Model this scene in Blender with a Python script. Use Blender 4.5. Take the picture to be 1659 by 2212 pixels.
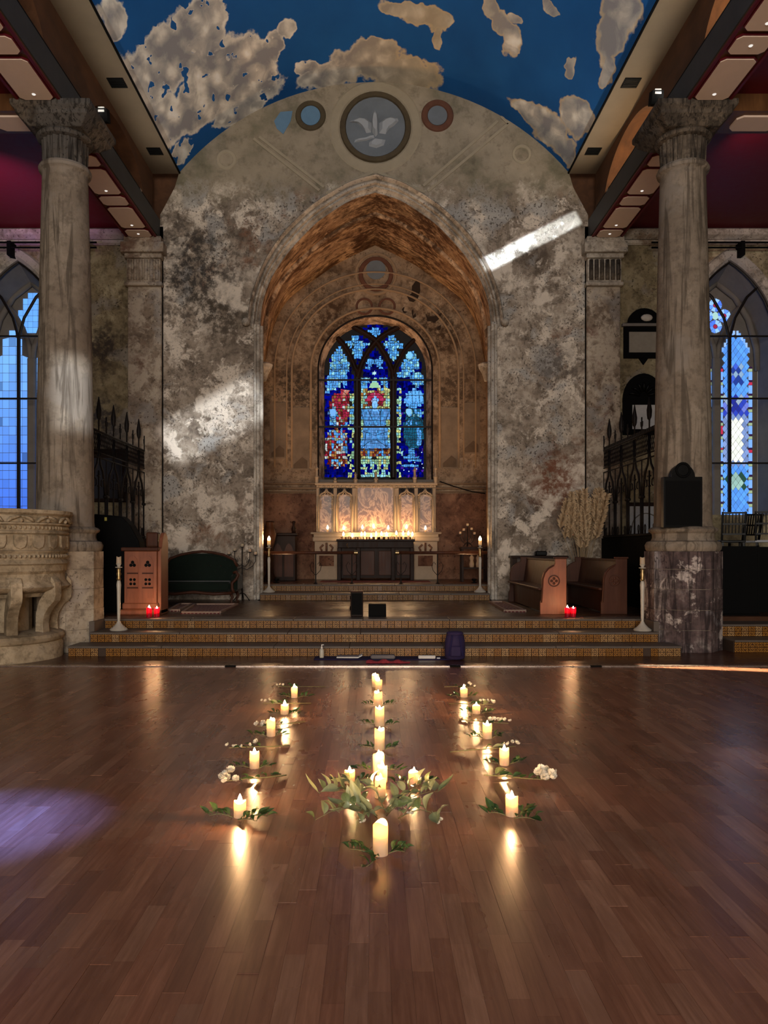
import bpy, bmesh, math, random
from mathutils import Vector, Matrix
random.seed(7)
PI = math.pi
for o in list(bpy.data.objects): bpy.data.objects.remove(o)
scene = bpy.context.scene
COL = scene.collection

# ---------------------------------------------------------------- camera
FPX, VPX, VPY, EYE = 1661.0, 808.0, 1185.0, 1.55      # focal length in px of a 1659x2212 frame, vanishing point, eye height
cam_d = bpy.data.cameras.new('camera'); cam = bpy.data.objects.new('camera', cam_d); COL.objects.link(cam)
cam.location = (0, 0, EYE); cam.rotation_euler = (PI/2, 0, 0)
cam_d.sensor_fit = 'HORIZONTAL'; cam_d.sensor_width = 36; cam_d.lens = 36*FPX/1659
cam_d.shift_x = (829.5-VPX)/1659; cam_d.shift_y = (VPY-1106)/1659
cam_d.clip_end = 200
scene.camera = cam
# ---------------------------------------------------------------- world, exposure
w = bpy.data.worlds.new('world'); scene.world = w; w.use_nodes = True; w.cycles.sampling_method = 'NONE'
bg = w.node_tree.nodes['Background']; bg.inputs[0].default_value = (1.0, .86, .74, 1); bg.inputs[1].default_value = .15
vs = scene.view_settings
vs.view_transform = 'Standard'; vs.look = 'None'; vs.exposure = 0.55; vs.gamma = 1.0; vs.use_curve_mapping = False
cy = scene.cycles
cy.max_bounces = 5; cy.diffuse_bounces = 3; cy.glossy_bounces = 2; cy.transmission_bounces = 4; cy.transparent_max_bounces = 8
cy.sample_clamp_indirect = 2.0; cy.caustics_reflective = False; cy.caustics_refractive = False; cy.blur_glossy = 1.0; cy.use_adaptive_sampling = True; cy.adaptive_threshold = .09; cy.adaptive_min_samples = 20
# ---------------------------------------------------------------- large lights
def area(name, loc, target, sx, sy, power, color, spread=180, roll=0):
    d = bpy.data.lights.new(name, 'AREA'); d.shape = 'RECTANGLE'; d.size = sx; d.size_y = sy; d.energy = power
    d.color = color; d.spread = math.radians(spread)
    o = bpy.data.objects.new(name, d); COL.objects.link(o); o.location = loc
    q = (Vector(target)-Vector(loc)).to_track_quat('-Z', 'Y'); o.rotation_euler = (q.to_matrix() @ Matrix.Rotation(math.radians(roll), 3, 'Z')).to_euler()
    return o
def spot(name, loc, target, power, color, size, blend, radius=.05):
    d = bpy.data.lights.new(name, 'SPOT'); d.energy = power; d.color = color; d.spot_size = math.radians(size); d.spot_blend = blend
    d.shadow_soft_size = radius
    o = bpy.data.objects.new(name, d); COL.objects.link(o); o.location = loc
    o.rotation_euler = (Vector(target)-Vector(loc)).to_track_quat('-Z', 'Y').to_euler(); return o
area('rear_daylight_fill', (0, -11, 4.0), (0, 16, 7.4), 8, 6.0, 1650, (1.0, .92, .83))  # added area light standing in for unseen windows behind the camera
# added fill lights for the chancel vault, the right arcade and the painted ceiling
for s_ in (-1, 1): spot('chancel_fill_spot', (s_*2.3+.03, 17.9, .86), (s_*1.2, 18.0, 9.0), 260, (1.0, .56, .26), 95, .8, .06)
for y_ in (14.45, 9.7): area('arcade_fill', (4.93, y_, 8.67), (5.22, y_, 9.25), 2.6, .05, 13, (1.0, .7, .4))
for s_, p_ in ((-1, 60), (1, 95)): area('ceiling_fill', (s_*4.66, 7.0, 8.68), (s_*1.6, 7.0, 11.2), 18, .06, p_, (1.0, .93, .82), 120)
# collimated lamps added out of view to cast the sun patches
area('sunbeam_right_wall', (3.75, 9.2, 8.95), (3.38, 16.6, 8.17), 2.3, .3, 5.0, (.72, .88, 1.0), 1.0, 27)
area('sunbeam_left_wall', (1.5, -1.0, 5.3), (-3.45, 16.6, 4.3), 2.3, .95, 5.0, (.85, .92, 1.0), 1.2, 29)
area('sunbeam_left_column', (1.2, -1.0, 5.2), (-4.55, 11.6, 3.9), .55, 1.1, 1.7, (.8, .9, 1.0), 1.5, 0)
area('sunbeam_floor', (6.3, 9.5, 7.6), (4.75, 9.86, 0), 2.5, .26, 12, (1.0, .86, .6), 1.0, 88)
spot('blue_stage_light', (-4.1, 3.2, 7.6), (-2.2, 4.3, 0), 9500, (.1, .2, 1.0), 10.5, 1.0)
spot('floor_glare_spot', (4.1, 3.6, 7.6), (2.75, 5.6, 0), 420, (.7, .75, 1.0), 7, 1.0)  # added spot imitating a pale reflection on the floor
spot('purple_aisle_light', (-7.4, 12.6, 6.4), (-7.2, 14.6, 8.45), 260, (.75, .25, .9), 62, .9)
spot('pink_aisle_light', (5.75, 12.3, 7.9), (7.4, 14.2, 8.45), 30, (1.0, .2, .45), 80, 1.0)

# ---------------------------------------------------------------- helpers
def P(px, py, Y):
    """world point at distance Y that the photograph shows at (px, py)"""
    return Vector(((px-VPX)/FPX*Y, Y, EYE-(py-VPY)/FPX*Y))
def G(px, py, z=0.0):
    """world point on the level z that the photograph shows at (px, py)"""
    Y = FPX*(EYE-z)/(py-VPY); return P(px, py, Y)
def srgb(r, g, b):
    f = lambda c: (c/255/12.92) if c <= 10 else ((c/255+.055)/1.055)**2.4
    return (f(r), f(g), f(b), 1)
def lerp(a, b, t): return a+(b-a)*t

class MB:
    def __init__(s): s.v = []; s.f = []; s.c = []
    def add(s, vs, fs, col=None):
        b = len(s.v); s.v += [tuple(p) for p in vs]
        for f in fs: s.f.append(tuple(i+b for i in f)); s.c.append(col)
        return s
    def box(s, x0, x1, y0, y1, z0, z1, col=None):
        return s.add([(x0,y0,z0),(x1,y0,z0),(x1,y1,z0),(x0,y1,z0),(x0,y0,z1),(x1,y0,z1),(x1,y1,z1),(x0,y1,z1)],
                     [(0,3,2,1),(4,5,6,7),(0,1,5,4),(1,2,6,5),(2,3,7,6),(3,0,4,7)], col)
    def cbox(s, x0, x1, y0, y1, z0, z1, b=.01, col=None):
        """box with chamfered vertical and top edges"""
        pts = []
        def ring(i, z): return [(x0+i,y0+b,z),(x0+b,y0+i,z),(x1-b,y0+i,z),(x1-i,y0+b,z),(x1-i,y1-b,z),(x1-b,y1-i,z),(x0+b,y1-i,z),(x0+i,y1-b,z)]
        def ring0(i, z):
            bb = b
            return [(x0+i,y0+bb+i*.4,z),(x0+bb+i*.4,y0+i,z),(x1-bb-i*.4,y0+i,z),(x1-i,y0+bb+i*.4,z),(x1-i,y1-bb-i*.4,z),(x1-bb-i*.4,y1-i,z),(x0+bb+i*.4,y1-i,z),(x0+i,y1-bb-i*.4,z)]
        rs = [ring0(b,z0), ring0(0,z0+b), ring0(0,z1-b), ring0(b,z1)]
        for r in rs: pts += r
        fs = [tuple(range(7,-1,-1)), tuple(range(24,32))]
        for k in range(3):
            for i in range(8):
                j = (i+1) % 8; fs.append((k*8+i, k*8+j, k*8+8+j, k*8+8+i))
        return s.add(pts, fs, col)
    def lathe(s, prof, n=24, c=(0,0,0), rot=0, capb=True, capt=True, sx=1, sy=1, col=None):
        pts = []
        for r, z in prof:
            for i in range(n):
                a = 2*PI*i/n+rot; pts.append((c[0]+r*math.cos(a)*sx, c[1]+r*math.sin(a)*sy, c[2]+z))
        fs = []
        for k in range(len(prof)-1):
            for i in range(n):
                j = (i+1) % n; fs.append((k*n+i, k*n+j, k*n+n+j, k*n+n+i))
        if capb: fs.append(tuple(range(n-1,-1,-1)))
        if capt: fs.append(tuple(range((len(prof)-1)*n, len(prof)*n)))
        return s.add(pts, fs, col)
    def tube(s, path, r, n=6, caps=True, rot=0, sx=1.0, col=None):
        path = [Vector(p) for p in path]; m = len(path)
        rr = r if isinstance(r, (list, tuple)) else [r]*m
        pts = []; up = None
        for i in range(m):
            t = (path[min(i+1,m-1)]-path[max(i-1,0)]).normalized()
            if up is None:
                up = Vector((0,0,1)) if abs(t.z) < .9 else Vector((0,1,0))
            a = (up-t*up.dot(t)).normalized(); b = t.cross(a); up = a
            for k in range(n):
                an = 2*PI*k/n+rot; pts.append(path[i]+a*(math.cos(an)*rr[i])+b*(math.sin(an)*rr[i]*sx))
        fs = []
        for i in range(m-1):
            for k in range(n):
                j = (k+1) % n; fs.append((i*n+k, i*n+j, i*n+n+j, i*n+n+k))
        if caps: fs += [tuple(range(n-1,-1,-1)), tuple(range((m-1)*n, m*n))]
        return s.add(pts, fs, col)
    def bar(s, p0, p1, w, col=None): return s.tube([p0, p1], w*.7071, 4, True, PI/4, col=col)
    def prism(s, poly, mp, d0, d1, col=None):
        """polygon (a,b) swept from depth d0 to d1; mp(a,b,d)->xyz"""
        n = len(poly); pts = [mp(a,b,d0) for a,b in poly]+[mp(a,b,d1) for a,b in poly]
        fs = [tuple(range(n-1,-1,-1)), tuple(range(n,2*n))]+[(i,(i+1)%n,n+(i+1)%n,n+i) for i in range(n)]
        return s.add(pts, fs, col)
    def sphere(s, c, r, n=10, m=6, sc=(1,1,1), col=None):
        return s.lathe([(max(r*math.sin(PI*k/m),1e-4), -r*math.cos(PI*k/m)*sc[2]) for k in range(m+1)], n, c, sx=sc[0], sy=sc[1], col=col)
    def loft(s, rows, closed=False, col=None):
        n = len(rows[0]); b = []
        for r in rows: b += list(r)
        fs = []
        for k in range(len(rows)-1):
            for i in range(n if closed else n-1):
                j = (i+1) % n; fs.append((k*n+i, k*n+j, k*n+n+j, k*n+n+i))
        return s.add(b, fs, col)
    def mesh(s, name, mat, smooth=False, fix=True):
        me = bpy.data.meshes.new(name); me.from_pydata(s.v, [], s.f)
        if fix:
            bm = bmesh.new(); bm.from_mesh(me); bmesh.ops.recalc_face_normals(bm, faces=bm.faces); bm.to_mesh(me); bm.free()
        if any(c is not None for c in s.c):
            at = me.color_attributes.new('pc', 'FLOAT_COLOR', 'CORNER'); buf = []
            for f, c in zip(s.f, s.c): buf += list((tuple(c or (1,1,1))+(1,))[:4])*len(f)
            at.data.foreach_set('color', buf)
        for m in (mat if isinstance(mat, (list,tuple)) else [mat]): me.materials.append(m)
        if smooth is True: me.polygons.foreach_set('use_smooth', [True]*len(me.polygons))
        elif smooth: me.set_sharp_from_angle(angle=math.radians(smooth)); 
        return me
    def build(s, name, mat, parent=None, smooth=False, fix=True, loc=(0,0,0), rot=(0,0,0), bevel=0):
        me = s.mesh(name, mat, smooth, fix)
        if smooth and smooth is not True:
            me.polygons.foreach_set('use_smooth', [True]*len(me.polygons))
        return put(name, me, parent, loc, rot, bevel)
def put(name, me, parent=None, loc=(0,0,0), rot=(0,0,0), bevel=0, sc=(1,1,1)):
    o = bpy.data.objects.new(name, me); COL.objects.link(o); o.location = loc; o.rotation_euler = rot; o.scale = sc
    if parent is not None: o.parent = parent
    if bevel:
        b = o.modifiers.new('bevel', 'BEVEL'); b.width = bevel; b.segments = 2; b.limit_method = 'ANGLE'
    return o
def tag(o, label=None, cat=None, group=None, kind=None):
    if label: o['label'] = label
    if cat: o['category'] = cat
    if group: o['group'] = group
    if kind: o['kind'] = kind
    return o
def empty(name, loc, rz=0):
    o = bpy.data.objects.new(name, None); COL.objects.link(o); o.location = loc; o.rotation_euler = (0,0,rz); o.empty_display_size = .1; return o
def dup(o, parent=None):
    c = o.copy(); COL.objects.link(c)
    if parent is not None: c.parent = parent
    for ch in list(o.children): dup(ch, c)
    return c
def catmull(pts, n):
    """n points evenly spaced along a smooth curve through pts"""
    pts = [Vector(p) for p in pts]; out = []
    q = [pts[0]*2-pts[1]]+pts+[pts[-1]*2-pts[-2]]
    for i in range(1, len(q)-2):
        for k in range(12):
            t = k/12; a, b, c, d = q[i-1], q[i], q[i+1], q[i+2]
            out.append(.5*((2*b)+(c-a)*t+(2*a-5*b+4*c-d)*t*t+(3*b-a-3*c+d)*t**3))
    out.append(pts[-1])
    L = [0]
    for i in range(1, len(out)): L.append(L[-1]+(out[i]-out[i-1]).length)
    res = []; j = 0
    for k in range(n):
        s = L[-1]*k/(n-1)
        while j < len(L)-2 and L[j+1] < s: j += 1
        t = (s-L[j])/max(L[j+1]-L[j], 1e-9); res.append(out[j].lerp(out[j+1], min(t,1)))
    return res
def interp(x, xs, ys):
    if x <= xs[0]: return ys[0]
    for i in range(1, len(xs)):
        if x <= xs[i]: return lerp(ys[i-1], ys[i], (x-xs[i-1])/(xs[i]-xs[i-1]))
    return ys[-1]

# ---------------------------------------------------------------- materials
class NT:
    def __init__(s, name):
        s.m = bpy.data.materials.new(name); s.m.use_nodes = True; s.t = s.m.node_tree
        s.b = s.t.nodes['Principled BSDF']; s.out = s.t.nodes['Material Output']
    def link(s, v, sock):
        if hasattr(v, 'is_output'): s.t.links.new(v, sock)
        elif v is not None:
            dv = sock.default_value
            if hasattr(dv, '__len__') and not hasattr(v, '__len__'): v = (v,)*len(dv)
            if hasattr(dv, '__len__') and len(v) == 3 and len(dv) == 4: v = tuple(v)+(1,)
            if hasattr(dv, '__len__') and len(v) == 4 and len(dv) == 3: v = tuple(v)[:3]
            sock.default_value = v
    def node(s, ty, ins={}, **kw):
        n = s.t.nodes.new(ty)
        for k, v in kw.items(): setattr(n, k, v)
        for k, v in ins.items(): s.link(v, n.inputs[k])
        return n
    def pos(s): return s.node('ShaderNodeNewGeometry').outputs['Position']
    def obj(s): return s.node('ShaderNodeTexCoord').outputs['Object']
    def rnd(s): return s.node('ShaderNodeObjectInfo').outputs['Random']
    def vm(s, op, a, b=None):
        n = s.node('ShaderNodeVectorMath', operation=op); s.link(a, n.inputs[0])
        if b is not None: s.link(b, n.inputs[1])
        return n.outputs['Value'] if op in ('LENGTH','DOT_PRODUCT','DISTANCE') else n.outputs['Vector']
    def noise(s, scale, detail=6, rough=.6, vec=None, dist=0.0):
        return s.node('ShaderNodeTexNoise', {'Vector': vec if vec is not None else s.pos(), 'Scale': scale, 'Detail': detail, 'Roughness': rough, 'Distortion': dist}).outputs['Fac']
    def noisec(s, scale, detail=3, vec=None):
        return s.node('ShaderNodeTexNoise', {'Vector': vec if vec is not None else s.pos(), 'Scale': scale, 'Detail': detail}).outputs['Color']
    def vor(s, scale, vec=None, feature='F1', out='Distance'):
        return s.node('ShaderNodeTexVoronoi', {'Vector': vec if vec is not None else s.pos(), 'Scale': scale}, feature=feature).outputs[out]
    def ramp(s, fac, stops, interp='LINEAR'):
        n = s.node('ShaderNodeValToRGB'); s.link(fac, n.inputs[0]); r = n.color_ramp; r.interpolation = interp
        while len(r.elements) < len(stops): r.elements.new(.5)
        for e, (p, c) in zip(r.elements, stops): e.position = p; e.color = tuple(c)+(1,) if len(c) == 3 else c
        return n.outputs[0]
    def mix(s, fac, a, b, blend='MIX'):
        n = s.node('ShaderNodeMix', data_type='RGBA', blend_type=blend)
        s.link(fac, n.inputs[0]); s.link(a, n.inputs[6]); s.link(b, n.inputs[7]); return n.outputs[2]
    def math(s, op, a, b=None, clamp=False):
        n = s.node('ShaderNodeMath', operation=op, use_clamp=clamp); s.link(a, n.inputs[0])
        if b is not None: s.link(b, n.inputs[1])
        return n.outputs[0]
    def map(s, v, lo, hi, a=0.0, b=1.0):
        n = s.node('ShaderNodeMapRange', {0: v, 1: lo, 2: hi, 3: a, 4: b}); n.clamp = True; return n.outputs[0]
    def sep(s, v):
        n = s.node('ShaderNodeSeparateXYZ'); s.link(v, n.inputs[0]); return n.outputs
    def attr(s, name='pc'): return s.node('ShaderNodeAttribute', attribute_name=name).outputs['Color']
    def bump(s, h, strength=.4, dist=.02):
        n = s.node('ShaderNodeBump', {'Height': h, 'Strength': strength, 'Distance': dist}); s.t.links.new(n.outputs[0], s.b.inputs['Normal']); return s
    def fin(s, color=None, rough=None, metal=None, spec=None):
        if color is not None: s.link(color, s.b.inputs['Base Color'])
        if rough is not None: s.link(rough, s.b.inputs['Roughness'])
        if metal is not None: s.link(metal, s.b.inputs['Metallic'])
        if spec is not None: s.link(spec, s.b.inputs['Specular IOR Level'])
        return s.m
def plain(name, col, rough=.6, metal=0, var=.25, scale=9, spec=.3, bump=.12):
    t = NT(name); n = t.noise(scale, 5, .65, t.obj())
    c = t.mix(n, tuple(x*(1-var) for x in col[:3]), tuple(min(1, x*(1+var)) for x in col[:3]))
    if bump: t.bump(n, bump, .01)
    return t.fin(c, t.map(n, .2, .8, rough-.06, rough+.06), metal, spec)
def wood(name, dark, light, rough=.42, vec=(1,1,.12), scale=14, spec=.3):
    t = NT(name); v = t.vm('MULTIPLY', t.obj(), vec)
    n = t.noise(scale, 6, .6, v, .6); n2 = t.noise(2.2, 3, .5, t.obj())
    c = t.mix(n, dark, light); c = t.mix(t.map(n2, .4, .75, 0, .5), c, dark)
    t.bump(n, .15, .004); return t.fin(c, t.map(n, .2, .8, rough-.08, rough+.08), 0, spec)
def plaster(name, dark, mid, light, rust, grey, k_light=(.47,.56), k_rust=(.6,.68), k_spot=.62, k_grey=(.55,.62), rough=.92, streak=None, mould=None, seed=0, fine=1.0):
    """old peeling plaster: a mottled base, lifted pale flakes, bare rusty coats, grey repairs and dark pock marks"""
    t = NT(name); p = t.vm('ADD', t.pos(), (seed*3.7, seed*1.3, seed*2.1))
    warp = t.vm('ADD', p, t.vm('MULTIPLY', t.noisec(2.3, 2, p), (.35,.35,.35)))
    b1 = t.noise(1.1, 6, .68, warp); base = t.ramp(b1, [(.33, dark), (.5, mid), (.66, light)])
    sp = t.noise(7*fine, 4, .72, p); base = t.mix(t.map(sp, .48, .64, 0, .6), base, tuple(x*.65 for x in dark[:3]))
    fl = t.noise(1.9, 6, .72, t.vm('ADD', warp, (5,2,9))); fm = t.map(fl, *k_light); base = t.mix(fm, base, t.mix(sp, light, tuple(min(1,x*1.25) for x in light[:3])))
    gr = t.noise(.9, 4, .6, t.vm('ADD', warp, (1,8,3))); base = t.mix(t.math('MULTIPLY', t.map(gr, *k_grey), .8), base, grey)
    ru = t.noise(.75, 6, .7, t.vm('ADD', warp, (9,4,1))); rm = t.map(ru, *k_rust); base = t.mix(t.math('MULTIPLY', rm, .85), base, t.mix(sp, rust, tuple(x*.5 for x in rust[:3])))
    po = t.noise(22*fine, 2, .6, p); pm = t.map(po, k_spot, k_spot+.05); clus = t.map(gr, .42, .56)
    base = t.mix(t.math('MULTIPLY', t.math('MULTIPLY', pm, clus), .8), base, tuple(x*.35 for x in dark[:3]))
    if streak:
        sv = t.vm('MULTIPLY', p, streak); st = t.noise(3.0, 4, .65, sv, .8)
        base = t.mix(t.map(st, .5, .6, 0, .8), base, tuple(x*.45 for x in dark[:3]))
    for (mx, my, mz, rad, colr) in (mould or []):
        d = t.vm('LENGTH', t.vm('DIVIDE', t.vm('SUBTRACT', t.pos(), (mx,my,mz)), (rad,9,rad)))
        mm = t.math('MULTIPLY', t.map(t.math('ADD', d, t.math('MULTIPLY', t.math('SUBTRACT', fl, .5), 1.6)), .35, 1.0, 1, 0), t.map(sp, .38, .55))
        base = t.mix(t.math('MULTIPLY', mm, .85), base, colr)
    t.bump(sp, .5, .02); return t.fin(base, rough, 0, .15)
def emis(name, col, strength):
    t = NT(name); e = t.node('ShaderNodeEmission', {'Color': col, 'Strength': strength}); t.t.links.new(e.outputs[0], t.out.inputs[0]); return t.m
M = {}
dk, md, lt = (.13,.1,.075), (.35,.285,.22), (.6,.52,.425)
M['plaster'] = plaster('peeling_plaster', dk, md, lt, (.27,.14,.085), (.36,.345,.32), k_light=(.5,.58), k_rust=(.59,.67), k_spot=.58,
    mould=[(-3.95,16.6,7.6,1.3,(.045,.04,.036)), (-3.3,16.6,6.6,.7,(.07,.055,.04)), (3.95,16.6,3.0,.8,(.17,.06,.03)), (4.0,16.6,5.6,.6,(.12,.1,.085))])
# the tympanum keeps a smoother olive-buff coat: blended in above the arch crown
def tympanum(m):
    t = NT.__new__(NT); t.m = m; t.t = m.node_tree; t.b = t.t.nodes['Principled BSDF']
    src = t.b.inputs['Base Color'].links[0].from_socket
    z = t.sep(t.pos())[2]; n = t.noise(1.0, 6, .6); n2 = t.noise(4.5, 8, .7)
    c = t.ramp(n, [(.3,(.13,.12,.075)), (.5,(.3,.25,.18)), (.7,(.4,.33,.24))]); c = t.mix(t.map(n2,.5,.66,0,.55), c, (.12,.1,.07))
    k = t.map(t.math('ADD', z, t.math('MULTIPLY', t.math('SUBTRACT', n2, .5), 1.6)), 8.9, 9.5)
    t.link(t.mix(k, src, c), t.b.inputs['Base Color'])
tympanum(M['plaster'])
M['aisle_plaster'] = plaster('yellowed_aisle_plaster', (.1,.075,.045), (.27,.22,.13), (.42,.36,.23), (.22,.13,.08), (.32,.29,.24), k_light=(.55,.66), seed=2,
    mould=[(-6.0,16.6,5.9,.7,(.05,.04,.035)), (-5.9,16.6,4.2,.7,(.05,.045,.05))])
M['pilaster'] = plaster('pinkish_pilaster_plaster', (.12,.085,.06), (.27,.205,.15), (.42,.35,.27), (.24,.125,.09), (.3,.27,.24), k_rust=(.56,.64), seed=4)
M['vault_plaster'] = plaster('ochre_vault_plaster', (.14,.07,.035), (.4,.25,.145), (.58,.4,.25), (.12,.05,.022), (.4,.28,.17), k_light=(.5,.6), k_rust=(.57,.62), seed=5, streak=(.8,2.2,.8),
    mould=[(.2,17.2,9.6,1.0,(.05,.022,.01)),(1.2,17.2,8.7,.6,(.05,.022,.01))])
M['mural_wall'] = plaster('faded_mural_plaster', (.12,.075,.045), (.28,.19,.12), (.4,.29,.19), (.15,.08,.045), (.3,.22,.15), k_light=(.54,.68), k_rust=(.57,.64), seed=6,
    mould=[(-2.0,20.3,5.6,1.1,(.045,.032,.022)), (-1.9,20.3,4.6,.8,(.06,.045,.03)), (1.6,20.3,7.2,1.1,(.05,.028,.015)), (2.0,20.3,5.6,.9,(.07,.045,.028)), (-1.2,20.3,7.6,1.2,(.06,.033,.018))])
M['marble_dado'] = plaster('red_brown_dado_paint', (.09,.04,.025), (.2,.1,.06), (.28,.15,.09), (.13,.055,.035), (.2,.11,.07), k_light=(.56,.7), seed=8, fine=.7)
M['stone'] = plaster('weathered_column_stone', (.17,.132,.096), (.23,.182,.135), (.3,.245,.185), (.2,.14,.09), (.25,.21,.17), k_light=(.58,.72), k_rust=(.64,.72), k_spot=.74, seed=9, rough=.75, streak=(2.2,2.2,.15))
M['capital_stone'] = plaster('sooty_capital_stone', (.035,.028,.022), (.1,.078,.058), (.2,.155,.11), (.08,.05,.03), (.1,.09,.08), k_light=(.58,.7), seed=10, rough=.8, streak=(5,5,.3))
M['pulpit_stone'] = plaster('honey_pulpit_stone', (.17,.125,.075), (.4,.31,.2), (.55,.44,.3), (.24,.17,.09), (.38,.31,.22), k_light=(.58,.7), k_rust=(.6,.7), k_spot=.72, seed=11, rough=.85)
M['pedestal_paint'] = plaster('flaking_purple_brown_paint', (.055,.04,.04), (.13,.09,.085), (.45,.38,.34), (.12,.07,.06), (.3,.27,.27), k_light=(.55,.6), seed=13, streak=(5,5,.35))
M['pedestal_stone'] = plaster('buff_pedestal_stone', (.19,.14,.1), (.4,.32,.23), (.52,.44,.34), (.3,.2,.14), (.4,.34,.28), k_light=(.58,.7), seed=14)
M['hood'] = plaster('grey_arch_moulding', (.16,.13,.1), (.36,.31,.25), (.54,.48,.4), (.28,.18,.11), (.4,.37,.33), k_light=(.5,.62), seed=16)
M['step_stone'] = plain('worn_step_stone', (.105,.082,.065), .5, var=.35, scale=5)
M['grout'] = plain('dark_tile_bed', (.05,.03,.02), .8)
M['iron'] = plain('black_wrought_iron', (.014,.011,.01), .5, .3, spec=.2)
M['brass'] = plain('tarnished_brass', (.35,.25,.12), .35, .9)
M['ironwhite'] = plain('white_painted_candlestick', (.5,.45,.37), .4, .1)
M['black'] = plain('matt_black', (.004,.004,.004), .7, spec=.06)
M['blackgloss'] = plain('black_lacquer', (.004,.004,.004), .35, spec=.12)
M['cream_panel'] = plain('cream_soffit_panel', (.78,.6,.48), .75, var=.06)
M['beam_wood'] = wood('orange_brown_beam_wood', (.05,.018,.006), (.19,.08,.022), .5)
M['beam_face'] = plain('streaked_grey_beam_paint', (.045,.043,.042), .6, var=.7, scale=2.5)
M['red_ceiling'] = plain('dark_red_ceiling_paint', (.115,.006,.011), .55, var=.12)
M['soffit'] = plain('brown_grey_soffit_plaster', (.14,.105,.068), .7, var=.25, scale=1.5)
M['brick_dark'] = wood('sooty_orange_brick', (.03,.012,.006), (.17,.075,.032), .8, (1,.3,1.2), 5)
def brickmat():
    t = NT('sandy_brick'); v = t.sep(t.pos()); cv = t.node('ShaderNodeCombineXYZ'); t.link(v[1], cv.inputs[0]); t.link(v[2], cv.inputs[1])
    b = t.node('ShaderNodeTexBrick', {'Vector': cv.outputs[0], 'Color1': (.5,.36,.22), 'Color2': (.34,.22,.13), 'Mortar': (.13,.09,.06), 'Scale': 4.0, 'Mortar Size': .02})
    n = t.noise(5, 6); c = t.mix(t.map(n,.45,.6,0,.7), b.outputs[0], (.12,.075,.045)); return t.fin(c, .9)
M['brick'] = brickmat()
M['darkwood'] = wood('dark_stained_wood', (.01,.005,.003), (.032,.014,.008), .45, spec=.1)
M['redwood'] = wood('reddish_oak', (.13,.04,.02), (.36,.13,.065), .45)
M['redwood2'] = wood('dark_worn_oak', (.03,.01,.006), (.1,.038,.02), .45, spec=.15)
M['stagewood'] = wood('dark_platform_boards', (.035,.016,.009), (.095,.04,.02), .3, (.3,1,1), 6, .25)
M['apron'] = wood('dark_red_brown_apron_boards', (.05,.017,.01), (.11,.04,.022), .3, (.3,1,1), 6)
M['strip'] = plain('satin_metal_strip', (.42,.33,.28), .28, .85)
M['flesh_marble'] = None
def marble():
    t = NT('veined_orange_marble'); p = t.obj(); n = t.noise(2.4, 8, .65, t.vm('MULTIPLY', p, (1,1,.75)), 1.8)
    v = t.math('ABSOLUTE', t.math('SUBTRACT', n, .5)); c = t.ramp(v, [(0,(.5,.33,.2)), (.022,(.36,.2,.11)), (.06,(.15,.07,.036)), (.3,(.1,.045,.022))])
    return t.fin(c, .35)
M['marble'] = marble()
M['altar_stone'] = plain('pale_carved_altar_stone', (.4,.3,.2), .6, var=.2, scale=8)
def plankmat():
    t = NT('reddish_brown_floor_plank'); a = t.attr(); p = t.pos()
    g = t.noise(46, 4, .62, t.vm('MULTIPLY', p, (1,.06,1)), .4); fig = t.noise(9, 4, .65, t.vm('MULTIPLY', p, (1,.28,1)), .6)
    c = t.mix(t.map(g,.34,.66,0,1), t.vm('MULTIPLY', a, (1.1,1.1,1.1)), t.vm('MULTIPLY', a, (.76,.7,.66)))
    c = t.mix(t.map(fig,.42,.72,0,.5), c, t.vm('MULTIPLY', a, (.62,.54,.5)))
    sc = t.noise(2.2, 4, .6, t.vm('MULTIPLY', p, (1,.4,1))); t.bump(g, .035, .002)
    return t.fin(c, t.map(sc, .15, .9, .22, .34), 0, .45)
M['plank'] = plankmat()
M['joint'] = plain('dark_floor_joint', (.05,.024,.015), .7)
def tilemat():
    t = NT('yellow_and_brown_encaustic_tile'); x, y, z = t.sep(t.obj())
    ax = t.math('ABSOLUTE', x); az = t.math('ABSOLUTE', z); r = t.math('SQRT', t.math('ADD', t.math('MULTIPLY',x,x), t.math('MULTIPLY',z,z)))
    cross = t.math('MINIMUM', ax, az); line = t.math('LESS_THAN', cross, .006)
    ring = t.math('LESS_THAN', t.math('ABSOLUTE', t.math('SUBTRACT', r, .03)), .006)
    dia = t.math('ABSOLUTE', t.math('SUBTRACT', t.math('ADD', ax, az), .066)); diag = t.math('LESS_THAN', dia, .007)
    edge = t.math('GREATER_THAN', t.math('MAXIMUM', ax, az), .047)
    k = t.math('MAXIMUM', t.math('MAXIMUM', line, ring), t.math('MAXIMUM', diag, edge)); w = t.noise(40, 3, .6, t.pos()); rn = t.rnd()
    yel = t.mix(t.math('POWER', rn, 5), (.34,.15,.025), (.5,.3,.12)); c = t.mix(t.math('MULTIPLY', k, t.map(w,.3,.6,.5,1)), yel, (.035,.012,.006))
    return t.fin(c, t.map(rn, 0, 1, .32, .5), 0, .2)
M['tile'] = tilemat()
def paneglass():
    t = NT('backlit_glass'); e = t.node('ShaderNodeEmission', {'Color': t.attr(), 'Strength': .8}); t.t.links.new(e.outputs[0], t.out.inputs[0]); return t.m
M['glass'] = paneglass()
M['lead'] = plain('black_lead', (.004,.004,.006), .6)
M['winstone'] = plain('grey_window_stone', (.17,.15,.13), .85, var=.3, scale=4)  # dark grey stone, mottled at random

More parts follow.
